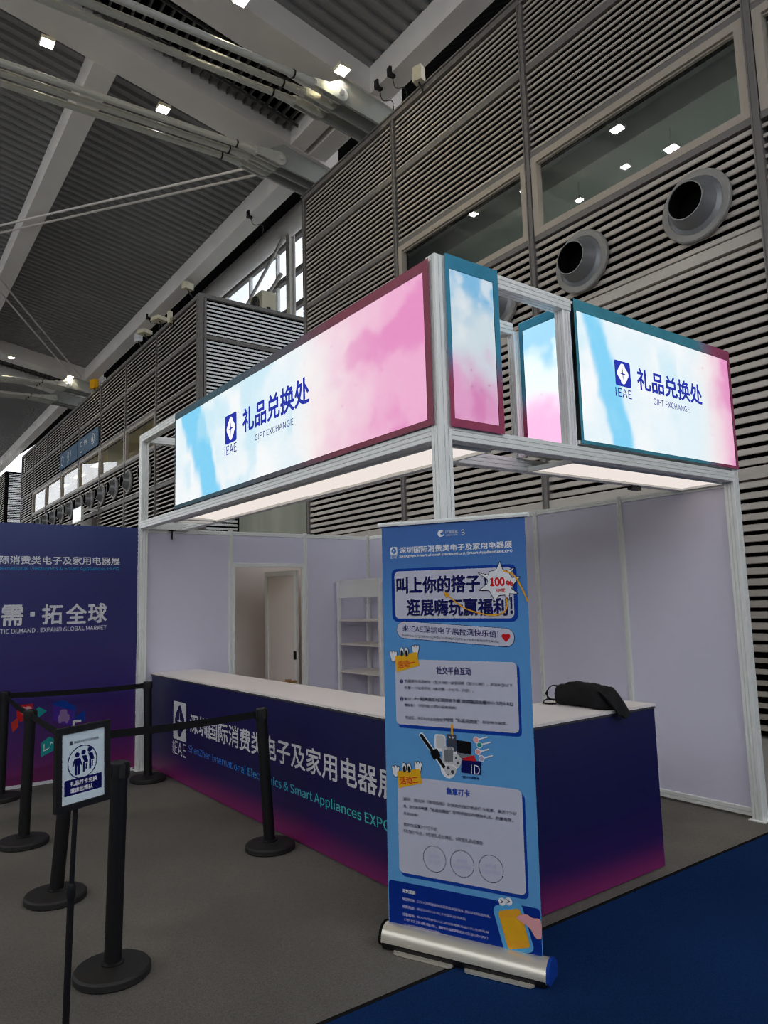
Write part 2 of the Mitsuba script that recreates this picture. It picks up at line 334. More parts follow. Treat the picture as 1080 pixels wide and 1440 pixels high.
add('wall_back__room_shell', cat_([box(D+2.4, D+2.5, 22.2, 43.8, 6.9, 9.2), box(D+0.3, D+2.5, 22.2, 43.8, 9.0, 9.1), box(D+0.3, D+2.5, 22.2, 43.8, 6.8, 6.9), box(D+0.3, D+2.5, 22.1, 22.2, 6.9, 9.0), box(D+0.3, D+2.5, 29.3, 29.4, 6.9, 9.0), box(D+0.3, D+2.5, 43.8, 43.9, 6.9, 9.0)]), 'm_litroom')
for i, y in enumerate((31.2, 34.8, 38.4, 42.0)):
    k = thing('strip_lamp', 'ceiling strip lamp in the lit room behind the far windows', 'lamp', 'strip lamps in the far lit room')
    add(k+'__housing', box(D+1.1, D+1.5, y-0.7, y+0.7, 8.93, 9.0), 'm_steel'); add(k+'__diffuser', box(D+1.13, D+1.47, y-0.67, y+0.67, 8.91, 8.93), 'm_steel', emit=(1.3, 1.2, .85))
# the next block, beyond a second recess
add('wall_end', cat_([box(D, D+4, 53.4, 53.6, 0, 11.5), box(D-0.1, D+0.1, 53.4, 60, 0, 11.5)]), 'm_backing', kind='structure', label='next louvred wall block far away')
add('wall_end__side_slats', cat_(slats_x(D+0.1, D+4, 53.34, 6.0, 11.4)), 'm_slat_lit', kind='stuff')
sl = []
for z in np.arange(6.0, 11.4, PITCH*1.5):
    m = slat_mesh(6.4); m.apply_translation((D-0.12, 53.45, z)); sl.append(m)
add('wall_end__front_slats', cat_(sl), 'm_slat', kind='stuff')

# blue direction boards on the far wall
def wallM(y, z, x=D-0.09): return frame_map((x, y, z), (0, -1, 0), (0, 0, 1))
for (y0, y1, lab, txt) in ((29.4, 32.95, 'pale blue direction board with a 5 and a round mark on the far wall', '5'), (33.05, 36.6, 'pale blue direction board with a 9 on the far wall, further from the booth', '9')):
    k = thing('direction_board', lab, 'sign')
    add(k+'__board', box(D-0.115, D-0.067, y0, y1, 8.78, 9.62), 'p_signblue')
    M = wallM(y1, 8.78, D-0.118); w = y1-y0
    if txt == '5':
        g = P2(text('5', 0.55, 0.95, 0.15, 0.68), text('号馆', 1.15, 1.75, 0.38, 0.66, bold=1)); PR(k+'__board', 'lettering', g, M, 'p_white', 0.003)
        PR(k+'__board', 'round_mark', P2(disc(2.75, 0.42, 0.26).difference(disc(2.75, 0.42, 0.2)), poly((2.62, 0.3), (2.88, 0.3), (2.75, 0.6))), M, 'p_white', 0.003)
    else:
        g = P2(text('9', 1.6, 2.0, 0.15, 0.68), text('号', 2.15, 2.45, 0.38, 0.66, bold=1)); PR(k+'__board', 'lettering', g, M, 'p_white', 0.003)
        PR(k+'__board', 'round_mark', disc(0.6, 0.42, 0.26).difference(disc(0.6, 0.42, 0.2)), M, 'p_white', 0.003)
k = thing('exit_lamp', 'small bright white lit sign on the far wall below the nozzles', 'lit sign')
add(k+'__housing', box(D-0.75, D-0.65, 29.3, 30.7, 5.4, 6.05), 'm_alu'); add(k+'__arm', box(D-0.65, D-0.066, 29.31, 29.39, 5.85, 5.95), 'm_alu'); add(k+'__screen', box(D-0.78, D-0.75, 29.35, 30.65, 5.45, 6.0), 'm_steel', emit=(0.72, 0.85, 0.85))
k = thing('control_box', 'dark box on the far louvred wall right of the small lit sign', 'box')
add(k+'__case', box(D-0.2, D-0.02, 29.6, 31.6, 5.0, 5.6), 'm_mullion'); add(k+'__lid', box(D-0.23, D-0.2, 29.65, 31.55, 5.05, 5.55), 'm_mullion')

# ------------------------------------------------------------------ clerestory behind the recess
CX = 10.5
fr = [box(CX-0.06, CX+0.06, y-0.07, y+0.07, 4.5 if y < 18.5 else 11.4, 15.9) for y in np.arange(11.8, 41, 2.4)]
wn += 1; k = f'window_{wn}'
add(k, cat_(fr), 'm_alu_white', kind='structure', label='bright clerestory glazing above the recess')
for z in (11.45, 12.75, 14.1, 15.5): add(k+'__rail', box(CX-0.09, CX+0.09, 11.8, 41, z-0.1, z+0.1), 'm_mullion')
ys = np.arange(11.8, 41, 2.4); zs = (11.45, 12.75, 14.1, 15.5)
for a, b in zip(ys[:-1], ys[1:]):
    for c, d in list(zip(zs[:-1], zs[1:]))+([(4.5, 7.0), (7.0, 9.2), (9.2, 11.45)] if b < 19 else []):
        add(k+'__pane', trimesh.Trimesh([[CX, a+.07, c+.1], [CX, b-.07, c+.1], [CX, b-.07, d-.1], [CX, a+.07, d-.1]], [[0, 1, 2], [0, 2, 3]], process=False), 'm_roof_glass')
add('wall_back__block_roof', box(D+0.3, CX+0.1, 18.45, 47.6, 11.36, 11.45), 'm_steel')
add('wall_right__block_roof', box(D+0.3, CX+0.1, -6.1, 11.6, 11.36, 11.45), 'm_steel')
for yy, w in ((18.75, 'pale steel column under the roof edge beside the louvred wall end'), (25.3, 'pale steel column under the roof edge left of the braces')):
    k = thing('roof_column', w, 'column')
    add(k+'__shaft', cat_([box(9.48, 9.72, yy-0.04, yy+0.04, 11.5, 14.75), box(9.48, 9.53, yy-0.13, yy+0.13, 11.5, 14.75), box(9.67, 9.72, yy-0.13, yy+0.13, 11.5, 14.75)]), 'm_steel')
    add(k+'__base_plate', box(9.4, 9.8, yy-0.2, yy+0.2, 11.45, 11.5), 'm_steel'); add(k+'__hinge', cat_([box(9.55, 9.65, yy-0.1, yy+0.1, 14.7, 15.0), tube([(9.5, yy, 14.86), (9.7, yy, 14.86)], 0.09)]), 'm_steel')
for (p, q), w in zip((((9.4, 18.9, 14.7), (9.4, 25.1, 11.7)), ((9.4, 19.1, 13.4), (9.4, 24.3, 11.5))), ('upper of two thin diagonal roof braces in front of the bright glazing', 'lower of two thin diagonal roof braces in front of the bright glazing')):
    k = thing('diagonal_brace', w, 'brace'); add(k+'__rod', tube([p, q], 0.06, 8), 'm_steel', smooth=50); add(k+'__end_fitting', tube([p, tuple(np.array(p)+0.06*(np.array(q)-np.array(p)))], 0.075, 8), 'm_steel')
# air conditioner on the block roof
k = thing('air_conditioner', 'cream outdoor air conditioner unit on top of the louvred wall block', 'air conditioner')
add(k+'__case', box(8.3, 8.85, 18.45, 19.35, 11.5, 12.3), 'm_cream')
add(k+'__case__fan_grille', lathe([(0.0, 0.0), (0.3, 0.0), (0.3, 0.03), (0.0, 0.03)], 24, 'x').apply_translation((8.27, 18.95, 11.92)), 'm_black')
add(k+'__case__fan_ring', cat_([lathe([(r, 0), (r+.015, 0), (r+.015, .02), (r, .02), (r, 0)], 24, 'x').apply_translation((8.25, 18.95, 11.92)) for r in (.08, .16, .24, .3)]), 'm_nozzle_flange')
add(k+'__case__grip', box(8.5, 8.62, 18.43, 18.45, 11.68, 11.74), 'm_black'); add(k+'__foot', cat_([box(8.35, 8.8, 18.5, 18.58, 11.45, 11.5), box(8.35, 8.8, 19.2, 19.28, 11.45, 11.5)]), 'm_steel')

# ------------------------------------------------------------------ roof
SL, XE, ZE = 0.185, 5.669, 12.06
def zs_(x): return ZE+SL*(XE-x)
def prism_x(x0, x1, y0, y1, lo, hi):
    """A sloped bar along x between soffit offsets lo and hi."""
    v = [[x, y, zs_(x)+o] for x in (x0, x1) for y in (y0, y1) for o in (lo, hi)]
    return trimesh.convex.convex_hull(np.array(v))
X0 = -26.0
def corrugated(xa, za, xb, zb, y0, y1, pitch=0.3, h=0.075):
    prof = []
    for y in np.arange(y0, y1, pitch): prof += [(y, 0), (y+pitch*.42, 0), (y+pitch*.52, h), (y+pitch*.88, h), (y+pitch*.98, 0)]
    prof = np.array(prof); n = len(prof)
    v = np.vstack([np.c_[np.full(n, xa), prof[:, 0], za+prof[:, 1]], np.c_[np.full(n, xb), prof[:, 0], zb+prof[:, 1]]])
    i = np.arange(n-1); f = np.vstack([np.c_[i, i+n, i+1], np.c_[i+1, i+n, i+n+1]])
    return trimesh.Trimesh(v, f, process=False)
add('ceiling', cat_([corrugated(X0, zs_(X0)+.58, 5.72, zs_(5.72)+.58, a, b) for a, b in ((-8, 8.5), (11.2, 31.2), (33.9, 60))]), 'm_deck', kind='structure', label='grey corrugated roof deck')
add('ceiling__outer_deck', corrugated(6.0, 12.62, 11.2, 16.9, -8, 60, 0.3, 0.09), 'm_dark')
add('ceiling__top_cover', trimesh.Trimesh([[X0, -8, zs_(X0)+.8], [5.8, -8, zs_(5.8)+.8], [5.8, 60, zs_(5.8)+.8], [X0, 60, zs_(X0)+.8]], [[0, 1, 2], [0, 2, 3]], process=False), 'm_dark')
add('ceiling__outer_cover', trimesh.Trimesh([[5.7, -8, 12.8], [11.4, -8, 17.4], [11.4, 60, 17.4], [5.7, 60, 12.8]], [[0, 1, 2], [0, 2, 3]], process=False), 'm_dark')
add('ceiling__eave_beam', box(5.669, 6.127, -8, 60, 12.06, 12.65), 'm_steel', label='long eave beam')
add('ceiling__tube_beam', tube([(9.5, -8, 15.15), (9.5, 60, 15.15)], 0.4, 20), 'm_steel', smooth=40)
RIBS = [(8.295, 9.123), (10.80, 11.64), (30.99, 31.84), (33.50, 34.33)]
for y0, y1 in RIBS: add('ceiling__rib', prism_x(X0, 6.5, y0, y1, 0.0, 0.66), 'm_steel', label='broad sloping roof rib')
for x in (1.047, -3.81, -8.72): add('ceiling__purlin', cat_([prism_x(x, x+0.458, a, b, -0.01, 0.58) for a, b in ((11.64, 30.99), (34.33, 60))]), 'm_steel')
# dark grating between the twin ribs
for a, b in ((9.123, 10.80), (31.84, 33.5)):
    g = [prism_x(x, x+0.025, a, b, 0.30, 0.40) for x in np.arange(-14, 5.1, 0.2)]
    g += [prism_x(-14, 5.2, y, y+0.03, 0.24, 0.30) for y in (a+0.35, b-0.35)]
    add('ceiling__grating', cat_(g), 'm_grate', kind='stuff')
    add('ceiling__grating_end', prism_x(5.2, 5.55, a, b, 0.02, 0.5), 'm_steel')
# tie rods with clevises
def tie(ys_, yend, words):
    k = thing('tie_rod_bundle', words, 'roof tie')
    for j, y in enumerate(ys_):
        z = 11.766; xc = 4.339-0.05*j
        add(k+'__rod', tube([(X0+8, y, z-0.035*(xc-X0-8)), (xc-0.45, y, z)], 0.068, 14), 'm_rod', smooth=40)
        add(k+'__collar', tube([(xc-0.45, y, z), (xc-0.42, y, z)], 0.086, 14), 'm_black')
        add(k+'__socket', tube([(xc-0.45, y, z), (xc-0.1, y, z), (xc+0.05, y, z)], [0.07, 0.085, 0.09], 14), 'm_rod', smooth=40)
        fork = []
        for s in (-1, 1):
            pl = union_all([Point(0.62, 0).buffer(0.15), sbox(0.0, -0.08, 0.62, 0.08), poly((0.0, -0.08), (0.62, -0.15), (0.62, 0.15), (0.0, 0.08))])
            m = extr(pl, 0.03); v = m.vertices.copy(); m.vertices = np.c_[xc+v[:, 0], y+s*0.06+v[:, 2]-0.015, z+v[:, 1]]; fork.append(m)
        add(k+'__fork', cat_(fork), 'm_rod')
        add(k+'__pin', tube([(xc+0.62, y-0.12, z), (xc+0.62, y+0.12, z)], 0.055, 12), 'm_rod', smooth=40)
        pl = Polygon([(xc+0.3, z-0.1), (xc+0.62, z-0.14), (6.65, 11.42), (6.65, 11.95), (5.67, 12.09), (xc+0.75, zs_(xc+.75)+0.02), (xc+0.3, z+0.12)])
        m = extr(pl, 0.05); v = m.vertices.copy(); m.vertices = np.c_[v[:, 0], y-0.025+v[:, 2], v[:, 1]]; m.invert()
        add(k+'__lug_plate', m, 'm_lug')
tie((8.37, 8.71, 9.04), 0, 'three parallel steel tie rods with pinned forks under the rib above the louvred wall')
tie((10.93, 11.22, 11.52), 0, 'three parallel steel tie rods with pinned forks ending left of the wall corner')
tie((31.1, 31.42, 31.74), 0, 'three steel tie rods ending at the far rib, nearer side, with a bright lamp')
tie((33.6, 33.92, 34.24), 0, 'three steel tie rods ending at the far rib, farther side')
for (a, b), w in zip((((4.906, 12.24, 12.147), (-4.795, 29.14, 13.6)), ((5.233, 30.66, 12.08), (-4.795, 13.876, 13.6))), ('pair of thin diagonal roof rods from the near rib passing under the purlin', 'pair of thin diagonal roof rods running down to the far rib')):
    k = thing('brace_rods', w, 'roof brace')
    for s in (-0.2, 0.2): add(k+'__rod', tube([(a[0]+s, a[1], a[2]), (b[0]+s, b[1], b[2])], 0.032, 8), 'm_steel', smooth=True)
# flood lamps on the ribs
def flood(x, y, words, group=None, arm=True):
    k = thing('floodlight', words, 'floodlight', group); z = zs_(x)-0.03
    b = trimesh.creation.box(extents=(0.26, 0.26, 0.07)); b.apply_translation((x, y, z-0.02)); add(k+'__housing', b, 'm_cream')
    f = box(x-0.11, x+0.11, y-0.11, y+0.11, z-0.068, z-0.056); add(k+'__lamp_face', f, 'm_cream', emit=(LAMP, LAMP*0.84, LAMP*0.5))
    add(k+'__bracket', cat_([bars((x, y, z+0.015), (x, y+(0.14 if y > 9 and y < 20 else (0.12 if y > 20 else 0.14)), z+0.05), 0.03, 0.03)]), 'm_black')
flood(0.175, 11.76, 'bright warm floodlight under the rib near the top left corner')
flood(2.56, 11.80, 'bright warm floodlight beside the left tie rods under the rib')
flood(4.884, 8.142, 'bright warm floodlight above the fork of the tie rods by the wall')
flood(2.70, 8.13, 'warm floodlight on the rib at the top edge of the picture')
flood(2.606, 30.88, 'warm floodlight on the far rib at the left edge')
flood(5.015, 30.88, 'bright warm floodlight on the end of the far tie rods')
for y in (8.15, 11.77):  # lamps out of view, rows extended along the ribs to light the floor
    for x in (-2.2, -4.4, -6.6, -8.8, -11.0, -13.2): flood(x, y, 'added unseen warm floodlight continuing the row along the roof ribs to light the floor', 'added floodlights over the hall')

# small equipment on the parapet
def gadget(kind, words, x, y, z, s, bsdf, cat):
    k = thing(kind, words, cat)
    b = trimesh.creation.box(extents=s); b.apply_transform(trimesh.transformations.rotation_matrix(0.35, (0, 0, 1))); b.apply_translation((x, y, z)); add(k+'__body', b, bsdf)
    add(k+'__bracket', cat_([tube([(x, y, z-s[2]/2), (x+0.1, y, z-s[2]/2-0.15), (6.0, y, 11.45)], 0.02, 6)]), 'm_black')
    if cat != 'box': add(k+'__cap', box(x-s[0]*.35-.02, x-s[0]*.2, y-s[1]*.3, y+s[1]*.3, z-s[2]*.3, z+s[2]*.3), 'm_black')
gadget('security_camera', 'small cream camera on the wall top at the block corner', 5.75, 18.6, 11.85, (0.32, 0.2, 0.22), 'm_cream', 'camera')
gadget('speaker_box', 'small cream box hanging just below the block corner camera', 5.86, 20.5, 11.5, (0.12, 0.14, 0.4), 'm_cream', 'box')
gadget('flood_lamp', 'unlit cream floodlight on the far wall top, nearest of its row', 5.8, 21.4, 11.72, (0.4, 0.4, 0.14), 'm_cream', 'floodlight')
gadget('flood_lamp', 'unlit cream floodlight on the far wall top, second of its row', 5.8, 23.0, 11.76, (0.4, 0.4, 0.14), 'm_cream', 'floodlight')
gadget('access_point', 'white flat box on the far wall top beside a dark arm', 5.8, 23.7, 11.8, (0.14, 0.3, 0.34), 'p_white', 'box')
gadget('yellow_box', 'small yellow box on the far wall top left of the booth', 5.8, 29.9, 11.62, (0.2, 0.35, 0.4), 'p_yellow', 'box')
gadget('junction_box', 'cream box on top of the near louvred wall under the eave beam', 5.85, 6.95, 11.68, (0.16, 0.2, 0.3), 'm_cream', 'box')
for (x, y), w in zip(((5.669, 7.6), (5.669, 8.04), (5.669, 13.98), (5.669, 22.27)), ('clamp spotlight on the eave beam above the near wall', 'clamp spotlight with dangling cable beside the rib end', 'small clamp with cable on the eave beam left of the wall corner', 'small clamp with cable on the far eave beam')):
    k = thing('clamp_spot', w, 'spotlight'); z = 12.1
    add(k+'__jaw', cat_([box(x-0.05, x+0.02, y-0.05, y+0.05, z-0.1, z+0.08), box(x-0.03, x+0.1, y-0.04, y+0.04, z-0.1, z-0.05)]), 'm_black')
    add(k+'__cable', tube(smooth_line([(x+0.05, y, z-0.08), (x+0.2, y+0.1, z-0.2), (x+0.45, y+0.1, z-0.12), (6.1, y+0.05, 11.6)]), 0.009, 6), 'm_black')
k = thing('led_sign', 'tiny red display at the far tie rod end', 'display'); add(k+'__case', box(6.0, 6.22, 30.8, 30.95, 11.85, 12.08), 'm_black'); add(k+'__screen', box(6.02, 6.2, 30.78, 30.8, 11.88, 12.05), 'm_black', emit=(0.22, 0.03, 0.04))
k = thing('dome_camera', 'white round camera next to the tiny red display', 'camera'); add(k+'__dome', trimesh.creation.icosphere(2, 0.16).apply_translation((6.5, 30.8, 11.9)), 'p_white', smooth=True); add(k+'__stem', tube([(6.5, 30.8, 12.0), (6.5, 30.85, 12.3)], 0.05, 8), 'p_white')

# ------------------------------------------------------------------ booth frame, panels
def section(w, h, cuts=2):
    p = sbox(-w/2, -h/2, w/2, h/2).buffer(-0.004).buffer(0.004, quad_segs=2); g = 0.004
    for i in range(cuts):
        t = (i+1)/(cuts+1)-0.5
        for s in (-1, 1):
            p = p.difference(sbox(t*w-g/2, s*h/2-0.008, t*w+g/2, s*h/2+0.008)).difference(sbox(s*w/2-0.008, t*h-g/2, s*w/2+0.008, t*h+g/2))
    return p
_S = {}
def alu(p, q, w=0.08, h=0.08, cuts=2):
    """Grooved aluminium profile along an axis from p to q (w across, h up or y)."""
    p, q = np.array(p, float), np.array(q, float); d = q-p; l = np.linalg.norm(d); ax = int(np.argmax(np.abs(d)))
    m = trimesh.creation.extrude_polygon(section(w, h, cuts), l, engine='earcut'); v = m.vertices.copy(); o = np.minimum(p, q)
    if ax == 2: m.vertices = v+o
    elif ax == 0: m.vertices = np.c_[v[:, 2], v[:, 0], v[:, 1]]+o
    else: m.vertices = np.c_[v[:, 1]*0+v[:, 0], v[:, 2], v[:, 1]]+o; m.invert()
    return m
BX, BY, HT = 3.0, 4.95, 3.5
B = thing('exhibition_booth', 'open white panel exhibition booth with grooved aluminium posts and raised frame behind the counter', 'exhibition booth')
e = 0.04
for (x, y, z1) in ((e, e, HT), (e, BY-e, HT), (BX-e, e, HT)):
    add(B+'__post', alu((x, y, 0), (x, y, z1)), 'm_alu')
    add(B+'__foot_plate', box(x-0.06, x+0.06, y-0.06, y+0.06, 0.0, 0.008), 'm_alu')
FR = [((e, .08, 2.52), (e, BY-.08, 2.52)), ((.08, e, 2.52), (BX-.08, e, 2.52)),               # lower ring beams
      ((e, 3.86, 3.46), (e, BY-.08, 3.46)), ((.46, e, 3.46), (1.12, e, 3.46)),                # upper beams where no light box sits
      ((.08, BY-e, 3.46), (.46, BY-e, 3.46)), ((.08, BY-e, 2.52), (.46, BY-e, 2.52)),
      ((.50, .50, 2.52), (.50, BY, 2.52)), ((.50, 3.86, 3.46), (.50, BY, 3.46)), ((.54, .50, 2.52), (BX-.04, .50, 2.52)), ((.5, .48, 3.44), (1.06, .48, 3.44)), ((.08, 3.95, 2.52), (.46, 3.95, 2.52)), ((.08, 3.95, 3.46), (.46, 3.95, 3.46))]
for p, q in FR: add(B+'__beam', alu(p, q, .08, .08), 'm_alu')
for x, y in ((.50, BY-e), (1.08, .46), (.50, .50), (.52, 3.95)): add(B+'__short_post', alu((x, y, 2.56), (x, y, 3.42), .06, .06), 'm_alu_white')
for x in (1.08,): add(B+'__short_post', alu((x, e, 2.56), (x, e, 3.42), .07, .07), 'm_alu_white')
add(B+'__short_post', alu((.47, e, 2.56), (.47, e, 3.42), .03, .07, 1), 'm_alu')
# wall panels: back wall along y at x=3, side wall along x at y=4.95
PT = 2.45
SY = [0.08, 1.055, 2.035, 3.015, 3.99, BY-0.045]
for i, (a, b) in enumerate(zip(SY[:-1], SY[1:])):
    add(B+'__wall_panel', box(BX-.028, BX-.02, a+.015, b-.015, .07, PT), 'm_panel')
    add(B+'__top_rail', alu((BX-.024, a+.02, PT+.022), (BX-.024, b-.02, PT+.022), .03, .045, 1), 'm_alu')
    add(B+'__bottom_rail', alu((BX-.024, a+.02, .045), (BX-.024, b-.02, .045), .03, .06, 1), 'm_alu')
    if i: add(B+'__slim_post', alu((BX-.024, a, 0), (BX-.024, a, PT+.055), .044, .044, 3), 'm_alu')
SX = [0.08, 1.05, 2.03, BX-.03]
for i, (a, b) in enumerate(zip(SX[:-1], SX[1:])):
    z0 = 2.13 if i == 1 else .07
    add(B+'__wall_panel', box(a+.015, b-.015, BY-.02, BY-.012, z0, PT), 'm_panel')
    add(B+'__top_rail', alu((a+.02, BY-.016, PT+.022), (b-.02, BY-.016, PT+.022), .03, .045, 1), 'm_alu')
    if i != 1: add(B+'__bottom_rail', alu((a+.02, BY-.016, .045), (b-.02, BY-.016, .045), .03, .06, 1), 'm_alu')
    add(B+'__slim_post', alu((b, BY-.016, 0), (b, BY-.016, PT+.055), .044, .044, 3), 'm_alu')
add(B+'__door_header', alu((1.07, BY-.016, 2.11), (2.01, BY-.016, 2.11), .04, .045, 1), 'm_alu')
for x in (1.085, 1.995): add(B+'__door_jamb', alu((x, BY-.016, 0), (x, BY-.016, 2.088), .03, .05, 1), 'm_alu')
# small store room behind the doorway
for m in (box(1.0, 2.5, 6.1, 6.11, .02, PT), box(1.04, 1.05, BY+.03, 6.1, .02, PT), box(2.5, 2.51, BY+.03, 6.1, .02, PT)): add(B+'__store_panel', m, 'm_room_panel')
for x in (1.5,): add(B+'__slim_post', alu((x, 6.07, 0), (x, 6.07, PT), .044, .044, 3), 'm_alu')
add(B+'__cable_clip', cat_([box(.32, .38, BY-.07, BY-.01, 2.47, 2.53), tube([(.35, BY-.05, 2.47), (.35, BY-.05, 2.38)], .01, 6)]), 'm_black')
k = thing('store_room_door', 'white panel door standing open inside the booth doorway', 'door')
Md = np.eye(4); a0, a1 = np.array([1.97, 5.03]), np.array([1.84, 5.60]); dv = (a1-a0)/np.linalg.norm(a1-a0); Ln = float(np.linalg.norm(a1-a0))
Md[:3, 0] = [dv[0], dv[1], 0]; Md[:3, 1] = [-dv[1], dv[0], 0]; Md[:2, 3] = a0
def door(m): m.apply_transform(Md); return m
add(k+'__panel', door(box(.03, Ln-.03, -.005, .005, .05, 2.02)), 'm_room_panel')
for x0, x1 in ((0, .04), (Ln-.05, Ln)): add(k+'__stile', door(box(x0, x1, -.02, .02, .01, 2.06)), 'm_alu')
for z0, z1 in ((.01, .06), (2.0, 2.06)): add(k+'__rail', door(box(.04, Ln-.05, -.02, .02, z0, z1)), 'm_alu')
add(k+'__latch', door(box(.002, .028, .02, .045, .98, 1.08)), 'm_black')
k = thing('cardboard_box', 'brown cardboard box top peeping over the counter inside the doorway', 'box')
mat('m_card', L(150, 112, 72), .8)
add(k+'__body', box(1.74, 1.92, 4.985, 5.04, 0, .725), 'm_card')
add(k+'__flap', cat_([box(1.73, 1.93, 4.975, 5.045, .725, .737), box(1.79, 1.86, 4.99, 5.03, .737, .755)]), 'm_card')

# ------------------------------------------------------------------ light boxes with printed art
def hexl(c): return np.array(L(*c))
def nz(u, v, s, seed, o=4): return meshkit.fbm(np.stack([u*s, v*s, np.full_like(u, seed*3.7)], -1), o, seed)
def blend(a, b, t): return a*(1-t[..., None])+b*t[..., None]
def sst(a, b, x):
    t = np.clip((x-a)/(b-a), 0, 1); return t*t*(3-2*t)
def art_wide(u, v, W, H, seed=1, p0=.64):
    """Watercolour print: pale blue clouds on the left running to pink on the right. u, v in metres from lower left."""
    x = u/W; n1 = nz(u, v, 2.2, seed); n2 = nz(u, v, 6.0, seed+5); n3 = nz(u*1.0, v*0.45, 5.0, seed+9)
    c = blend(np.broadcast_to(hexl((226, 244, 250)), u.shape+(3,)), hexl((250, 252, 252)), sst(.35, .65, n1))
    band = np.exp(-((x-.14-.06*(1-v/H)+.10*(v/H-.35))/.10)**2)
    cy = sst(.38, .62, band*.72+.55*(n3-.5)+.25*(n2-.5))
    c = blend(c, hexl((92, 204, 246)), cy*.95)
    c = blend(c, hexl((178, 228, 246)), .55*sst(.52, .7, nz(u, v, 3.0, seed+2))*(x < .6))
    warm = sst(p0-.12, p0+.15, x+.22*(n1-.5)); c = blend(c, hexl((250, 236, 232)), warm*.8)
    pk = sst(p0, p0+.3, x+.26*(n1-.5)+.12*(n2-.5)); c = blend(c, hexl((238, 164, 204)), pk)
    mg = sst(.55, .72, nz(u, v, 3.3, seed+12)+.35*(x-.85)); c = blend(c, hexl((226, 116, 184)), mg*pk*.85)
    sp = (nz(u, v, 26.0, seed+20, 2) > .79)*sst(p0-.05, p0+.12, x)*(x < .96); c = blend(c, hexl((226, 130, 190)), sp*.75)
    return c
def art_tall(u, v, W, H, seed=3, boost=0.0):
    y = v/H; n1 = nz(u, v, 3.4, seed); n2 = nz(u, v, 9.0, seed+4)
    c = np.broadcast_to(hexl((214, 232, 240)), u.shape+(3,)).copy()
    b = sst(.40, .62, y+.55*(n1-.5)+.2*(n2-.5)-.16); c = blend(c, hexl((84, 182, 232)), b*.95)
    w = sst(.5, .66, nz(u, v, 5.0, seed+7)+.1*(n2-.5)); c = blend(c, hexl((244, 250, 252)), w*sst(.35, .6, y)*.7)
    p = sst(.48, .16, y+.35*(n1-.5)+.15*(n2-.5)); c = blend(c, hexl((236, 150, 204)), p)
    m = sst(.5, .68, nz(u, v, 4.5, seed+11)); c = blend(c, hexl((220, 92, 176)), m*p*.8)
    sp = (nz(u, v, 30.0, seed+20, 2) > .8)*sst(.1, .3, y)*sst(.55, .4, y); c = blend(c, hexl((190, 90, 160)), sp*.7)
    return np.clip(c+boost, 0, 1.0)
def grid(x0, x1, y0, y1, step):
    nx, ny = max(2, int((x1-x0)/step)), max(2, int((y1-y0)/step))
    X, Y = np.meshgrid(np.linspace(x0, x1, nx), np.linspace(y0, y1, ny)); i = np.arange(nx*ny).reshape(ny, nx)
    f = np.vstack([np.c_[i[:-1, :-1].ravel(), i[:-1, 1:].ravel(), i[1:, 1:].ravel()], np.c_[i[:-1, :-1].ravel(), i[1:, 1:].ravel(), i[1:, :-1].ravel()]])
    return X.ravel(), Y.ravel(), f
VC = {'type': 'mesh_attribute', 'name': 'vertex_color'}
matte('m_face', rgb((0.25, 0.25, 0.25)))
def lit_face(key, M, x0, x1, y0, y1, art, W, H, gain, step=.008):
    X, Y, f = grid(x0, x1, y0, y1, step); c = art(X, Y, W, H)*gain
    m = trimesh.Trimesh(np.c_[X, Y, np.zeros_like(X)], f, process=False); m.apply_transform(M)
    add(key, m, 'm_face', emit=VC, color=c, label='back-lit printed face')
def border(key, M, W, H, ins, art):
    """Unlit printed rim of the box face: four strips with thickness."""
    for (x0, x1, y0, y1) in ((0, W, 0, ins[1]), (0, W, H-ins[2], H), (0, ins[0], ins[1], H-ins[2]), (W-ins[3], W, ins[1], H-ins[2])):
        X, Y, f = grid(x0, x1, y0, y1, .012); c = art(X, Y, W, H)
        m = trimesh.Trimesh(np.c_[X, Y, np.full_like(X, .004)], f, process=False); m.apply_transform(M)
        add(key, m, 'm_vertex', color=c)
def rim_wide(u, v, W, H):
    t = sst(.0, 1., u/W); n = nz(u, v, 6., 31)
    return blend(blend(np.broadcast_to(hexl((96, 122, 132)), u.shape+(3,)), hexl((118, 116, 124)), sst(.2, .55, t)), hexl((158, 92, 106)), sst(.62, .9, t))*(.85+.3*n[..., None])
def rim_right(u, v, W, H):
    n = nz(u, v, 6., 33); return blend(np.broadcast_to(hexl((76, 146, 162)), u.shape+(3,)), hexl((164, 82, 110)), sst(.72, .9, u/W))*(.8+.4*n[..., None])
def rim_tall(u, v, W, H):
    n = nz(u, v, 6., 35); return blend(np.broadcast_to(hexl((168, 80, 106)), u.shape+(3,)), hexl((72, 146, 174)), sst(.22, .5, v/H))*(.8+.4*n[..., None])
scene['p_litblue'] = {'type': 'twosided', 'bsdf': {'type': 'diffuse', 'reflectance': rgb(L(30, 40, 130))}}
BLUE, DARKB = [.022, .032, .30], [.035, .03, .16]
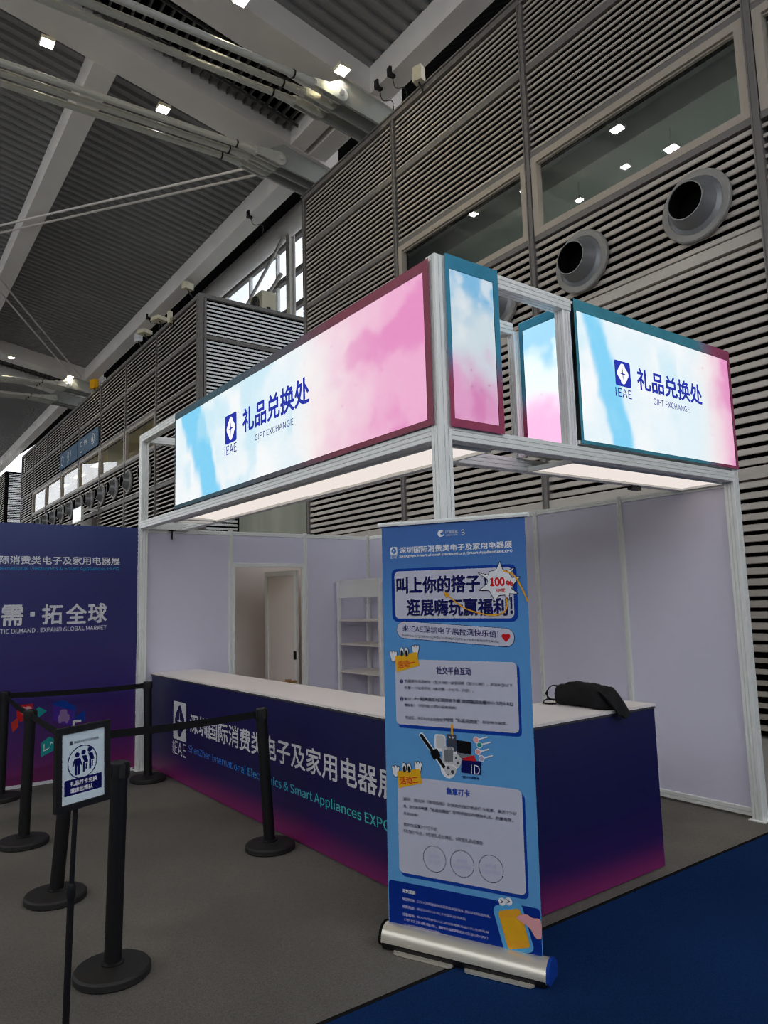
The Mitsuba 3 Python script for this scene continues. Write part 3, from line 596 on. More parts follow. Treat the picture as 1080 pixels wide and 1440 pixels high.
def emblem(x0, x1, y0, y1):
    """Rounded square, four-lobed knot and four-pointed star of the fair's mark."""
    w, h = x1-x0, y1-y0; cx, cy = (x0+x1)/2, (y0+y1)/2
    sq = rrect(0, 1, 0, 1, .08)
    knot = union_all([disc(.5, .74, .17), disc(.5, .26, .17), disc(.3, .5, .17), disc(.7, .5, .17), disc(.36, .64, .14), disc(.64, .36, .14), disc(.64, .62, .13), disc(.36, .38, .13), disc(.5, .5, .2)])
    star = poly((.5, .76), (.525, .525), (.72, .5), (.525, .475), (.5, .24), (.475, .475), (.28, .5), (.475, .525))
    slit = union_all([stroke([(.52, .7), (.56, .86)], .012), stroke([(.48, .3), (.44, .14)], .012)])
    f = lambda g: affinity.translate(affinity.scale(g, w, h, origin=(0, 0)), x0, y0)
    return f(sq), f(knot.difference(star).difference(slit)), f(sq.difference(knot)), f(star)
def gift_print(k, M, logo, ieae, zh, en):
    sq, kn, ring, st = emblem(*logo)
    k = k+'__lit_face'
    add(k+'__emblem', onto(P2(ring, st), M, .003), 'p_litblue', emit=BLUE)
    add(k+'__emblem_knot', onto(kn, M, .0025), 'm_face', emit=[FACE]*3)
    add(k+'__emblem_letters', onto(text('IEAE', *ieae, cjk=False), M, .003), 'p_litblue', emit=DARKB)
    add(k+'__main_lettering', onto(text('礼品兑换处', *zh, size=128, bold=3), M, .003), 'p_litblue', emit=BLUE)
    add(k+'__small_lettering', onto(text('GIFT EXCHANGE', *en, cjk=False), M, .003), 'p_litblue', emit=DARKB)
# long box on the front: y from 3.83 (left) to 0.03 (right) at x=0
k = thing('light_box', 'long lit sign box over the counter, pale blue to pink, with gift exchange lettering', 'light box')
W, H = 3.80, .92; M = frame_map((-.012, 3.835, 2.56), (0, -1, 0), (0, 0, 1))
add(k+'__case', cat_([box(-.006, .44, .085, 3.835, 2.565, 2.585), box(-.006, .44, .085, 3.835, 3.46, 3.48), box(-.006, .44, 3.815, 3.835, 2.585, 3.46), box(-.006, .44, .085, .1, 2.585, 3.46), box(.42, .44, .1, 3.815, 2.585, 3.46)]), 'm_alu')
border(k+'__printed_rim', M, W, H, (.018, .035, .06, .05), rim_wide)
lit_face(k+'__lit_face', M, .018, W-.05, .035, H-.06, lambda u, v, w, h: art_wide(u, v, w, h, 1), W, H, FACE, .009)
gift_print(k, M, (1.16, 1.378, .398, .635), (1.148, 1.378, .308, .382), (1.49, 2.525, .425, .622), (1.706, 2.300, .325, .372))
X, Y, f = grid(.1, .44, .12, 4.08, .03); z = 2.485+.012*np.sin(Y*5.2+.6*np.sin(Y*2.1))*np.sin((X-.1)/.34*np.pi)+.01*meshkit.noise(np.stack([X*8, Y*4, X*0], -1))
add(k+'__soffit_fabric', trimesh.Trimesh(np.c_[X, Y, z], f[:, ::-1], process=False), 'm_face', emit=[SOFFIT*.78, SOFFIT*.70, SOFFIT*.65], smooth=True, label='glowing white fabric underside')
add(k+'__soffit_rim', cat_([box(.08, .1, .1, 4.1, 2.47, 2.5), box(.44, .46, .1, 4.1, 2.47, 2.5), box(.1, .44, .1, .12, 2.47, 2.5), box(.1, .44, 4.08, 4.1, 2.47, 2.5)]), 'm_alu')
# short end face of the long box at y=0
k2 = thing('light_box', 'narrow upright lit face at the booth corner, blue sky over pink', 'light box')
W, H = .40, .96; M = frame_map((.06, -.012, 2.55), (1, 0, 0), (0, 0, 1))
add(k2+'__case', cat_([box(.085, .455, -.006, .03, 2.56, 2.58), box(.085, .455, -.006, .03, 3.48, 3.5), box(.085, .1, -.006, .03, 2.58, 3.48), box(.44, .455, -.006, .03, 2.58, 3.48), box(.1, .44, .02, .03, 2.58, 3.48)]), 'm_alu')
border(k2+'__printed_rim', M, W, H, (.03, .045, .08, .04), rim_tall)
lit_face(k2+'__lit_face', M, .03, W-.04, .045, H-.08, art_tall, W, H, FACE*.8, .006)
# right box: front face at y=0 and side face at x=1.1
k3 = thing('light_box', 'right hand lit sign box with gift exchange lettering above the booth entrance', 'light box')
W, H = 1.86, .93; M = frame_map((1.125, -.012, 2.575), (1, 0, 0), (0, 0, 1))
add(k3+'__case', cat_([box(1.12, 2.985, -.006, .44, 2.575, 2.595), box(1.12, 2.985, -.006, .44, 3.47, 3.49), box(2.965, 2.985, -.006, .44, 2.595, 3.47), box(1.12, 2.985, .42, .44, 2.595, 3.47)]), 'm_alu')
border(k3+'__printed_rim', M, W, H, (.025, .022, .075, .03), rim_right)
lit_face(k3+'__lit_face', M, .025, W-.03, .022, H-.075, lambda u, v, w, h: art_wide(u, v, w, h, 2, .74), W, H, FACE, .008)
gift_print(k3, M, (.385, .552, .430, .602), (.378, .553, .356, .414), (.625, 1.42, .438, .590), (.796, 1.242, .358, .402))
W, H = .40, .90; M2 = frame_map((1.108, .43, 2.58), (0, -1, 0), (0, 0, 1))
border(k3+'__side_rim', M2, W, H, (.03, .02, .06, .03), rim_tall)
lit_face(k3+'__side_face', M2, .03, W-.03, .02, H-.06, lambda u, v, w, h: art_tall(u, v, w, h, 6, .22), W, H, FACE*1.1, .007)
X, Y, f = grid(1.16, 2.92, .09, .43, .03); z = 2.485+.008*np.sin(X*4.4)*np.sin((Y-.09)/.34*np.pi)
add(k3+'__soffit_fabric', trimesh.Trimesh(np.c_[X, Y, z], f[:, ::-1], process=False), 'm_face', emit=[SOFFIT*.78, SOFFIT*.70, SOFFIT*.65], smooth=True, label='glowing white fabric underside')
add(k3+'__soffit_rim', cat_([box(1.14, 1.16, .08, .44, 2.47, 2.5), box(2.92, 2.94, .08, .44, 2.47, 2.5), box(1.16, 2.92, .08, .09, 2.47, 2.5), box(1.16, 2.92, .43, .45, 2.47, 2.5)]), 'm_alu')
add(k3+'__soffit_hook', box(2.3, 2.42, .46, .5, 2.44, 2.47), 'm_black')

# ------------------------------------------------------------------ counter
def counter_c(p, n, uv):
    w = p.z+0.10*(fbm(p.y*0.9+p.x*0.7, p.z*2.0, 3.0)-0.5)
    c = mix(L(116, 30, 90), L(38, 18, 78), smoothstep(0.0, 0.22, w))
    c = mix(c, L(20, 18, 72), smoothstep(0.18, 0.42, w))
    return mix(c, L(22, 26, 74), smoothstep(0.55, 1.0, w))
mat('m_counter', proc(counter_c), 0.42)
k = thing('counter', 'L-shaped dark blue reception counter with white top and white fair title on the front', 'counter')
CH = .955
add(k+'__front', box(.153, .167, -.045, 4.9, .01, CH), 'm_counter', label='printed navy front')
add(k+'__side', box(.167, 1.632, -.045, -.031, .01, CH), 'm_counter', label='printed navy side')
add(k+'__body', cat_([box(.17, .64, -.02, 4.88, 0, CH-.01), box(.64, 1.62, -.02, .46, 0, CH-.01)]), 'm_panel')
add(k+'__top', cat_([box(.148, .67, .50, 4.92, CH, CH+.014), box(.148, 1.638, -.05, .50, CH, CH+.014)]), 'm_counter_top', label='white worktop')
add(k+'__top_seam', box(.155, .66, .499, .502, CH+.0135, CH+.0145), 'm_groove')
add(k+'__edge_trim', cat_([box(.146, .152, -.05, 4.92, CH-.012, CH-.004), box(.15, 1.638, -.051, -.046, CH-.012, CH-.004)]), 'm_groove')
M = frame_map((.153, 4.9, 0), (0, -1, 0), (0, 0, 1)); yy = lambda y: 4.9-y
sq, kn, ring, st = emblem(yy(4.262), yy(3.93), .39, .745)
PR(k+'__front', 'emblem', P2(ring, st), M, 'p_offwhite'); PR(k+'__front', 'emblem_letters', text('IEAE', yy(4.275), yy(3.934), .25, .372, cjk=False), M, 'p_offwhite')
PR(k+'__front', 'title_lettering', text('深圳国际消费类电子及家用电器展', yy(3.835), yy(.655), .495, .67, size=128, bold=2), M, 'p_offwhite')
def en_c(p, n, uv): return mix(L(56, 110, 200), L(70, 180, 176), smoothstep(3.4, 1.0, p.y))
matte('p_enblue', proc(en_c))
PR(k+'__front', 'english_lettering', text('ShenZhen International Electronics & Smart Appliances EXPO', yy(3.867), yy(.74), .302, .384, cjk=False, size=80, bold=1), M, 'p_enblue')

# ------------------------------------------------------------------ bag on the counter
def blob(parts, detail=2):
    pass
k = thing('bag', 'black cloth bag with straps lying on the counter corner', 'bag')
mat('m_bag', L(13, 13, 15), .75, 0, .3)
n = 44; S = np.linspace(0, 1, n); ang = np.linspace(0, 2*np.pi, 36, endpoint=False)
P0, P1 = np.array([1.25, .37]), np.array([1.26, -.035]); dv = (P1-P0); Lg = np.linalg.norm(dv); dv /= Lg; nv = np.array([-dv[1], dv[0]])
V = []
for s in S:
    prof = (np.clip(s/.06, 0, 1)**.5)*(np.clip((1-s)/.16, 0, 1)**.55)
    hw = .085*prof*(1-.1*np.sin(s*5)); hh = (.058+.014*np.sin(s*3.4))*prof*(1-.25*max(0, s-.75)/.25)
    for a in ang:
        ca, sa = np.cos(a), np.sin(a); ex = .62
        w = hw*np.sign(ca)*abs(ca)**ex; h = hh*np.sign(sa)*abs(sa)**ex
        V.append([P0[0]+dv[0]*s*Lg+nv[0]*w, P0[1]+dv[1]*s*Lg+nv[1]*w, CH+.014+hh+h+.001])
V = np.array(V); nzv = meshkit.fbm(V*14, 3, 5)-.5; nz2 = meshkit.fbm(V*[40, 40, 16], 2, 8)-.5
ctr = np.repeat(V.reshape(n, 36, 3).mean(1), 36, 0); dirv = V-ctr; V = V+dirv*(nzv*.45+nz2*.2)[:, None]; V[:, 2] = np.maximum(V[:, 2], CH+.0145)
F = []
for i in range(n-1):
    for j in range(36):
        a, b, c, d = i*36+j, i*36+(j+1) % 36, (i+1)*36+(j+1) % 36, (i+1)*36+j; F += [[a, b, c], [a, c, d]]
V = np.vstack([V, V[:36].mean(0), V[-36:].mean(0)])
for j in range(36): F += [[len(V)-2, (j+1) % 36, j], [len(V)-1, (n-1)*36+j, (n-1)*36+(j+1) % 36]]
bm = trimesh.Trimesh(V, F, process=False); bm.fix_normals(); add(k+'__body', bm, 'm_bag', smooth=40)
def ribbon(pts, w, t, up=(0, 0, 1)):
    pts = smooth_line(pts, 12); tt = np.gradient(pts, axis=0); tt /= np.linalg.norm(tt, axis=1, keepdims=True)
    s = np.cross(tt, np.array(up, float)); s /= np.linalg.norm(s, axis=1, keepdims=True)+1e-9; u = np.cross(s, tt)
    ring = np.stack([pts+s*w/2+u*t/2, pts-s*w/2+u*t/2, pts-s*w/2-u*t/2, pts+s*w/2-u*t/2], 1); n_ = len(pts); F = []
    for i in range(n_-1):
        for j in range(4):
            a, b, c, d = i*4+j, i*4+(j+1) % 4, (i+1)*4+(j+1) % 4, (i+1)*4+j; F += [[a, c, b], [a, d, c]]
    F += [[0, 1, 2], [0, 2, 3], [n_*4-4, n_*4-2, n_*4-3], [n_*4-4, n_*4-1, n_*4-2]]
    m = trimesh.Trimesh(ring.reshape(-1, 3), F, process=False); m.fix_normals(); return m
zt = CH+.014
add(k+'__strap', ribbon([(1.25, .34, zt+.095), (1.22, .40, zt+.115), (1.20, .435, zt+.075), (1.205, .43, zt+.035), (1.22, .39, zt+.022)], .026, .006), 'm_bag')
add(k+'__strap', ribbon([(1.21, .36, zt+.03), (1.17, .41, zt+.032), (1.155, .43, zt+.012), (1.17, .405, zt+.006), (1.20, .36, zt+.008)], .026, .006), 'm_bag')
add(k+'__handle', ribbon([(1.25, .33, zt+.112), (1.25, .29, zt+.138), (1.25, .22, zt+.14), (1.25, .17, zt+.128)], .03, .008), 'm_bag')
add(k+'__buckle', box(1.23, 1.27, .15, .2, zt+.122, zt+.136), 'm_black')
fl = []
for i, s in enumerate(np.linspace(0, 1, 9)):
    c = np.array([1.255+.0*s, .03-.125*s, zt+.112-.03*s-.115*s*s]); wv = .05*(1+.4*np.sin(np.linspace(-1.6, 1.6, 7)))
    for t in np.linspace(-1, 1, 7): fl.append(c+np.array([1.0, 0, 0])*t*(.075-.02*s)+np.array([0, 0, .012*np.sin(3*t+4*s)]))
fl = np.array(fl); top = fl+[.004, -.004, .006]; allv = np.vstack([top, fl]); F = []
for i in range(8):
    for j in range(6):
        a, b, c, d = i*7+j, i*7+j+1, (i+1)*7+j+1, (i+1)*7+j
        F += [[a, b, c], [a, c, d], [a+63, c+63, b+63], [a+63, d+63, c+63]]
add(k+'__flap', trimesh.Trimesh(allv, F, process=False), 'm_bag')

# ------------------------------------------------------------------ shelf unit in the corner
k = thing('shelf_unit', 'white open shelf unit with a blank header in the rear booth corner', 'shelf')
x0, x1, y0, y1 = 2.45, 2.93, 3.975, 4.89
for x in (x0+.02, x1-.02):
    for y in (y0+.02, y1-.02): add(k+'__post', alu((x, y, 0), (x, y, 1.92), .04, .04, 1), 'm_alu_white')
add(k+'__header', box(x0+.005, x0+.013, y0+.04, y1-.04, 1.73, 1.90), 'm_alu_white')
for z in (1.91, 1.72): add(k+'__rail', cat_([box(x0, x0+.03, y0+.04, y1-.04, z-.015, z+.01), box(x1-.03, x1, y0+.04, y1-.04, z-.015, z+.01)]), 'm_alu_white')
for z in (1.44, 1.15, .82, .50, .15): add(k+'__shelf', box(x0+.01, x1-.01, y0+.02, y1-.02, z-.018, z), 'm_shelf' if 'm_shelf' in scene else mat('m_shelf', L(206, 198, 190), .5))
add(k+'__side_rail', cat_([box(x0+.04, x1-.04, y0+.005, y0+.03, z-.02, z+.01) for z in (1.9, 1.15, .5)]), 'm_alu_white')

# ------------------------------------------------------------------ blue backdrop beside the booth
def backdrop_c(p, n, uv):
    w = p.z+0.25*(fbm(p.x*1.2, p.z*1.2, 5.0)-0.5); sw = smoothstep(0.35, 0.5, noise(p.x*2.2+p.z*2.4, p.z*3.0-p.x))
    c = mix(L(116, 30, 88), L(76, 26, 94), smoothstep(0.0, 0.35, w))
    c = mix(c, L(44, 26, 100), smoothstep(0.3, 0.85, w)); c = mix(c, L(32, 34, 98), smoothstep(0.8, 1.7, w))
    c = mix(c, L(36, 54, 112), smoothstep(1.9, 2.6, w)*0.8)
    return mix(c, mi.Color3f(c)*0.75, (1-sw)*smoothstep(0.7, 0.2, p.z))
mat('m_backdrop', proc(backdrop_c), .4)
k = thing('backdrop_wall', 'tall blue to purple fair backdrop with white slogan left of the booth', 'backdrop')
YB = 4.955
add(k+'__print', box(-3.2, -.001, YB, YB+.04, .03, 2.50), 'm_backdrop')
add(k+'__skirting', box(-3.2, -.02, YB-.006, YB+.03, 0, .03), 'p_offwhite')
M = frame_map((0, YB, 0), (1, 0, 0), (0, 0, 1))
g = text('深圳国际消费类电子及家用电器展', -1.60, -.183, 2.098, 2.182, size=96, bold=2)
PR(k+'__print', 'title_lettering', g, M, 'p_offwhite')
def tail(full, end, w, x1, y0, y1):
    a, b = glyphs(full, 80, 1, False).bounds, glyphs(end, 80, 1, False).bounds; k_ = w/(b[2]-b[0]); return text(full, x1-k_*(a[2]-a[0]), x1, y0, y1, 80, 1, False)
PR(k+'__print', 'english_lettering', tail('ShenZhen International Electronics & Smart Appliances EXPO', 'Electronics & Smart Appliances EXPO', .847, -.19, 2.034, 2.080), M, 'p_cyan')
for ch, x, w in (('扩', -1.72, .19), ('内', -1.48, .19), ('需', -1.275, .19), ('拓', -.92, .19), ('全', -.70, .20), ('球', -.49, .185)):
    PR(k+'__print', 'slogan_lettering', text(ch, x, x+w, 1.51, 1.71, size=128, bold=3), M, 'p_offwhite')
PR(k+'__print', 'slogan_dot', sbox(-1.025, 1.595, -.985, 1.64), M, 'p_offwhite')
PR(k+'__print', 'slogan_english', tail('EXPAND DOMESTIC DEMAND . EXPAND GLOBAL MARKET', 'EXPAND GLOBAL MARKET', .625, -.305, 1.437, 1.482), M, 'p_offwhite')
# illustration cubes
PR(k+'__print', 'red_cube', P2(poly((-1.115, .76), (-.974, .765), (-.976, .66), (-1.08, .60), (-1.115, .66))), M, 'p_red')
PR(k+'__print', 'red_heart', P2(disc(-1.06, .715, .03), disc(-1.015, .715, .03), poly((-1.09, .71), (-.985, .71), (-1.037, .64))), M, 'p_pink', .0018)
PR(k+'__print', 'teal_tile', poly((-.976, .69), (-.921, .73), (-.849, .683), (-.918, .63)), M, 'p_teal')
PR(k+'__print', 'red_tile', poly((-1.16, .60), (-1.10, .655), (-1.096, .56), (-1.145, .515)), M, 'p_brick')
PR(k+'__print', 'blue_cube', P2(poly((-.795, .755), (-.695, .77), (-.588, .695), (-.588, .55), (-.68, .60), (-.795, .60))), M, 'p_royal')
PR(k+'__print', 'violet_cube_side', poly((-.795, .73), (-.60, .66), (-.60, .50), (-.795, .585)), M, 'p_violet', .0018)
PR(k+'__print', 'car_icon', P2(rrect(-.745, -.64, .565, .635, .02), rrect(-.73, -.665, .625, .68, .015), disc(-.725, .565, .014), disc(-.665, .56, .014)), M, 'p_mauve', .0024)
PR(k+'__print', 'blue_tile', poly((-.58, .60), (-.497, .66), (-.497, .55), (-.56, .54)), M, 'p_royal')
PR(k+'__print', 'white_letter', P2(sbox(-.612, .40, -.592, .565), sbox(-.592, .54, -.530, .565)), M, 'p_offwhite', .003)
PR(k+'__print', 'teal_cube', P2(poly((-.893, .385), (-.822, .44), (-.757, .40), (-.757, .31), (-.888, .255))), M, 'p_teal')
PR(k+'__print', 'teal_cube_icon', P2(stroke([(-.865, .37), (-.865, .31), (-.82, .33)], .008), stroke([(-.81, .36), (-.80, .385), (-.79, .37)], .008)), M, 'p_white', .0018)

# ------------------------------------------------------------------ roll-up banner
k = thing('roll_up_banner', 'tall blue roll-up banner with white cards of text standing before the counter corner', 'roll-up banner')
A = np.array([-.2529, .2241, .09]); du = np.array([.41286, -.91080, 0]); tl = .0092
U = du*math.cos(tl)-np.array([0, 0, 1])*math.sin(tl); Vv = np.array([0, 0, 1])*math.cos(tl)+du*math.sin(tl)
MB = frame_map(A-np.array([0, 0, .09])-Vv*0, du, (0, 0, 1)); MB = frame_map(A, U, Vv); MB[:3, 3] = A-.09*Vv
MB[:3, :3] *= .01            # banner print coordinates in centimetres, u 0..76.3, v from the floor
def MBx(lift_cm): return lift_cm
def bsheet(g, lay):
    m = sheet(g); m.apply_translation((0, 0, .05+.06*lay)); m.apply_transform(MB); return m
def BP(name, g, ink, lay=1, label=None): return add(f'{k}__fabric__{name}', bsheet(g, lay), ink, label)
def banner_c(p, n, uv):
    return mix(L(88, 150, 200), mix(L(70, 136, 194), L(34, 90, 160), smoothstep(1.45, 2.0, p.z)), smoothstep(0.5, 1.6, p.z))
matte('p_card', L(188, 188, 202))
mat('m_banner', proc(banner_c), .45)
sh = trimesh.creation.box(extents=(76.3, 194.6, .08)); sh.apply_translation((38.15, 9+97.3, 0)); sh.apply_transform(MB); add(k+'__fabric', sh, 'm_banner')
# heads
BP('organiser_mark', P2(disc(33.4, 197.2, 1.7).difference(disc(33.9, 197.0, .75)).difference(poly((33.4, 197.2), (36, 199), (36, 196.6))), text('环球展览', 35.8, 42.6, 196.9, 198.5, 48), text('GLOBAL EXPO', 35.8, 42.6, 195.8, 196.5, cjk=False), stroke([(44.4, 198), (45.4, 198.4), (46, 197.4)], .25), rrect(44.4, 46, 195.7, 197.2, .3).difference(rrect(44.7, 45.7, 196, 196.9, .2))), 'p_white')
sq, kn, ring, st = emblem(4.9, 8.8, 187.9, 191.9)
BP('emblem', P2(ring, st), 'p_white'); BP('emblem_letters', text('IEAE', 4.9, 8.7, 186.1, 187.6, cjk=False), 'p_white')
BP('title_lettering', text('深圳国际消费类电子及家用电器展', 10.1, 69.8, 188.4, 191.7, 96, 2), 'p_white')
BP('english_lettering', text('Shenzhen International Electronics & Smart Appliances EXPO', 9.9, 69.9, 186.0, 187.7, cjk=False, bold=2), 'p_white')
BP('headline_frame', rrect(5.3, 71.4, 154.2, 180.7, 3.2), 'p_royal', 1); BP('headline_card', rrect(7.0, 69.6, 155.8, 179.4, 2.4), 'p_card', 2)
for s, x0, x1, y0, y1 in (('叫上你的搭子', 8.4, 53.3, 168.4, 176.6), ('!', 55.6, 56.8, 169.0, 176.7), ('逛展嗨玩赢福利', 13.9, 66.6, 157.3, 165.4), ('!', 68.0, 69.0, 158.0, 165.7)):
    gl = text(s, x0, x1, y0, y1, 128, 2 if s != '!' else 1, cjk=s != '!'); BP('headline_outline', gl.buffer(.28), 'p_offwhite', 3)
    BP('headline_shadow', affinity.translate(gl.buffer(.1), -.28, -.25), 'p_inkgrey', 4); BP('headline_lettering', gl, 'p_royal' if 0 else 'p_navy', 5)
pts = []
bc = (63.4, 171.6)
br = [(63.5, 182.1), (61.6, 178.2), (58.2, 177.6), (57.6, 176.0), (52.6, 177.2), (57.2, 174.0), (57.0, 172.0), (52.8, 169.0), (57.8, 168.8), (58.9, 166.8), (60.5, 163.6), (62.5, 166.4), (65.5, 166.6), (67.4, 164.2), (67.6, 167.2), (71.8, 167.0), (68.7, 169.5), (70.0, 171.6), (73.0, 174.8), (69.2, 174.4), (68.0, 176.4), (70.6, 179.0), (66.4, 177.6), (64.8, 178.4)]
BP('burst_outline', Polygon(br).buffer(.22), 'p_black', 6); BP('burst', Polygon(br).buffer(-.06), 'p_white', 7)
BP('prize_lettering', P2(text('100', 58.3, 65.6, 170.7, 174.8, cjk=False, bold=5, size=96), text('%', 66.2, 69.6, 170.6, 173.2, cjk=False, bold=4), text('中奖', 61.4, 65.8, 167.7, 169.7, bold=2)), 'p_red', 8)
ar = smooth_line([(76.2, 163.6), (74.4, 168.2), (71.6, 173.6), (69.2, 176.4), (65.6, 177.6)]); BP('arrow_tail', stroke(ar, .75), 'p_orange', 9)
ar = smooth_line([(66.0, 165.0), (66.4, 161.6), (64.6, 158.6), (59.6, 157.3), (51.8, 158.4), (44.5, 161.0), (38.6, 165.0), (35.2, 168.0)]); BP('arrow', P2(stroke(ar, .62), poly((34.0, 168.9), (37.6, 167.4), (35.4, 165.6))), 'p_orange', 9)
pill = affinity.rotate(LineString([(12, 150.3), (65, 147)]), 0).buffer(4.1, quad_segs=10)
BP('pill_outline', pill.buffer(.22), 'p_navy', 3); BP('pill', pill, 'p_card', 4)
def slant(g, a=-2.95): return affinity.rotate(g, a, origin=(11, 150))
BP('pill_lettering', slant(text('来IEAE深圳电子展拉满快乐值!', 11, 61.6, 149.4, 152.7, 96, 1)), 'p_navy', 5)
BP('pill_small_lettering', slant(text('活动参与人员: 注册参观2025秋季IEAE深圳国际消费类电子及家用电器展的所有观众', 10.7, 62, 147.0, 148.2, 40)), 'p_ink', 5)
BP('heart', P2(disc(64.15, 147.6, 1.15), disc(66.1, 147.6, 1.15), poly((63.1, 147.1), (67.15, 147.1), (65.1, 144.8))), 'p_red', 5)
def tagmark(dy, txt):
    o = lambda g: affinity.translate(g, 0, dy)
    for hx, hy in ((5.6, 136.8), (18.0, 139.8)):
        hand = union_all([disc(hx, hy, 1.5, 2.2)]+[affinity.rotate(disc(hx+d, hy+1.7-abs(d)*.25, .62, 1.5), -d*10) for d in (-1.3, 0, 1.3)])
        BP('hand_outline', o(hand.buffer(.25)), 'p_black', 4); BP('hand', o(hand), 'p_white', 5)
    BP('tag', o(poly((6.4, 137.2), (18.8, 139.6), (20.0, 133.0), (7.2, 129.4))), 'p_yellow', 6)
    for ex in (10.4, 13.0):
        BP('eye_outline', o(disc(ex, 139.5, 1.35, 2.35)), 'p_black', 7); BP('eye', o(disc(ex, 139.5, 1.1, 2.1)), 'p_white', 8); BP('pupil', o(disc(ex+.1, 138.9, .75, 1.4)), 'p_black', 9)
    BP('tag_lettering', o(affinity.rotate(text(txt, 8.0, 17.9, 131.9, 135.5, 96, 2), 9, origin=(13, 133.5))), 'p_red', 7)
BP('card_shadow', rrect(7.4, 70.9, 102.6, 134.8, 2.2), 'p_royal', 1); BP('card', rrect(6.4, 69.7, 104.2, 135.8, 2.2), 'p_card', 2)
BP('card_shadow', rrect(7.4, 71.0, 33.0, 78.0, 2.4), 'p_royal', 1); BP('card', rrect(6.4, 69.8, 34.6, 79.6, 2.4), 'p_card', 2)
tagmark(0, '活动一'); tagmark(-55.6, '活动二')
BP('card_heading', text('社交平台互动', 29, 47.2, 129.1, 132.8, 96, 3), 'p_navy', 3); BP('card_heading', text('集章打卡', 32.5, 44.6, 73.4, 76.9, 96, 3), 'p_royal', 3)
BP('bullet', P2(disc(9.8, 125.0, 1.0), disc(9.8, 116.5, 1.0)), 'p_navy', 3)
BP('bullet_number', P2(text('1', 9.55, 10.0, 124.4, 125.6, cjk=False), text('2', 9.4, 10.2, 115.9, 117.1, cjk=False)), 'p_white', 4)
for s, x0, x1, y0, y1, bd, ink in (
    ('拍摄展会现场照片（至少3张）或短视频（至少15秒），并发布至以下', 11.5, 67.4, 124.5, 126.1, 0, 'p_ink'), ('任意一个社交平台（朋友圈、小红书、抖音）。', 11.4, 48.2, 121.3, 122.9, 0, 'p_ink'),
    ('配文：', 11.3, 16.0, 115.9, 117.4, 0, 'p_ink'), ('#一起来逛IEAE深圳电子展 深圳福田会展中心 9月6-8日', 16.6, 67.3, 116.0, 117.9, 2, 'p_ink'), ('等你来！', 11.3, 16.6, 112.9, 114.4, 2, 'p_ink'), ('（同时配上照片或者视频）', 19.0, 39.1, 113.0, 114.5, 0, 'p_ink'),
    ('完成后，凭手机记录至展会', 11.5, 31.6, 106.8, 108.5, 0, 'p_ink'), ('9号馆“礼品兑换处”', 32.0, 50.4, 107.0, 108.9, 2, 'p_ink'), ('核验参与抽奖。', 52.0, 64.2, 107.3, 108.8, 0, 'p_ink'),
    ('规则：观众持《参观指南》至展会内指定地点打卡盖章，集齐3个印', 9.4, 66.7, 68.1, 69.8, 0, 'p_ink'), ('章，即可到', 9.4, 17.4, 64.7, 66.3, 0, 'p_ink'), ('9号馆“礼品兑换处”', 17.8, 34.6, 64.8, 66.5, 2, 'p_ink'), ('现场领取您的精美礼品。数量有限，', 35.4, 65.2, 65.0, 66.6, 0, 'p_ink'), ('先到先得！', 9.4, 17.4, 61.4, 62.9, 0, 'p_ink'),
    ('馆内共设置3个打卡点：', 9.3, 27.8, 56.1, 57.9, 0, 'p_ink'), ('6号馆打卡点、8号馆礼品兑换处、9号馆礼品兑换处', 9.2, 50.4, 53.1, 54.9, 0, 'p_ink'), ('*图片仅供参考', 40.8, 49.4, 81.7, 83.0, 0, 'p_navy')):
    BP('text_line', text(s, x0, x1, y0, y1, 56, max(bd, 1)), ink, 3)
for cx, ln in ((25.5, ('6号馆', '打卡点')), (39.6, ('8号馆', '礼品兑换处')), (53.8, ('9号馆', '礼品兑换处'))):
    BP('stamp_ring', disc(cx, 43.4, 6.0, q=20).difference(disc(cx, 43.4, 5.75, q=20)), 'p_ink', 3)
    w = 3.0 if ln[1] == '打卡点' else 4.6
    BP('stamp_lettering', P2(text(ln[0], cx-2.6, cx+2.6, 43.7, 45.4, 40), text(ln[1], cx-w, cx+w, 41.2, 42.9, 40)), 'p_lilac', 3)
# prize picture
BP('watch_strap', stroke([(20.2, 99.6), (26.5, 92.0)], 1.7), 'p_black', 4); BP('watch_strap', stroke([(28.5, 90.2), (34.0, 83.2)], 1.7), 'p_black', 4); BP('watch_case', affinity.rotate(rrect(25.2, 29.6, 89.4, 93.6, .9), 30), 'p_black', 5)
BP('picture_edge', P2(stroke([(20.2, 99.8), (34.0, 83.0)], 2.5), rrect(27, 33, 93, 101, 1.6), disc(34, 86.5, 4.2, 5.6), disc(37.4, 90, 3.4, 4.4)), 'p_white', 3)
BP('earbud_case', rrect(28, 32.6, 94.4, 100.4, 1.4), 'p_palegrey', 4); BP('speaker', rrect(31.0, 37.0, 87.6, 95.6, .8), 'p_palegrey', 5); BP('speaker_grille', rrect(32.2, 36.6, 88.6, 94.2, .4), 'p_greyprint', 6)
BP('game_pad', P2(disc(35.0, 84.8, 3.2, 2.2), disc(38.6, 89.4, 2.2, 3.0)), 'p_palegrey', 5); BP('game_pad_buttons', P2(disc(34, 85.8, .8), disc(36.2, 84.2, .9), disc(38.2, 90.6, .6), disc(39.2, 88.6, .7)), 'p_inkgrey', 6)
BP('phone', rrect(33.8, 38.5, 93.6, 101.4, .5), 'p_inkgrey', 5); BP('phone_lens', P2(disc(35.2, 100, .5), disc(36.8, 100, .5)), 'p_palegrey', 6); BP('yellow_stick', sbox(36.0, 101.2, 37.0, 106.2), 'p_orange', 6)
BP('laptop', P2(poly((38.6, 99.0), (46.0, 98.6), (45.8, 93.0), (38.8, 93.2))), 'p_black', 4); BP('laptop_base', poly((38.8, 93.2), (45.8, 92.9), (46.4, 91.0), (38.4, 91.0)), 'p_greyprint', 4)
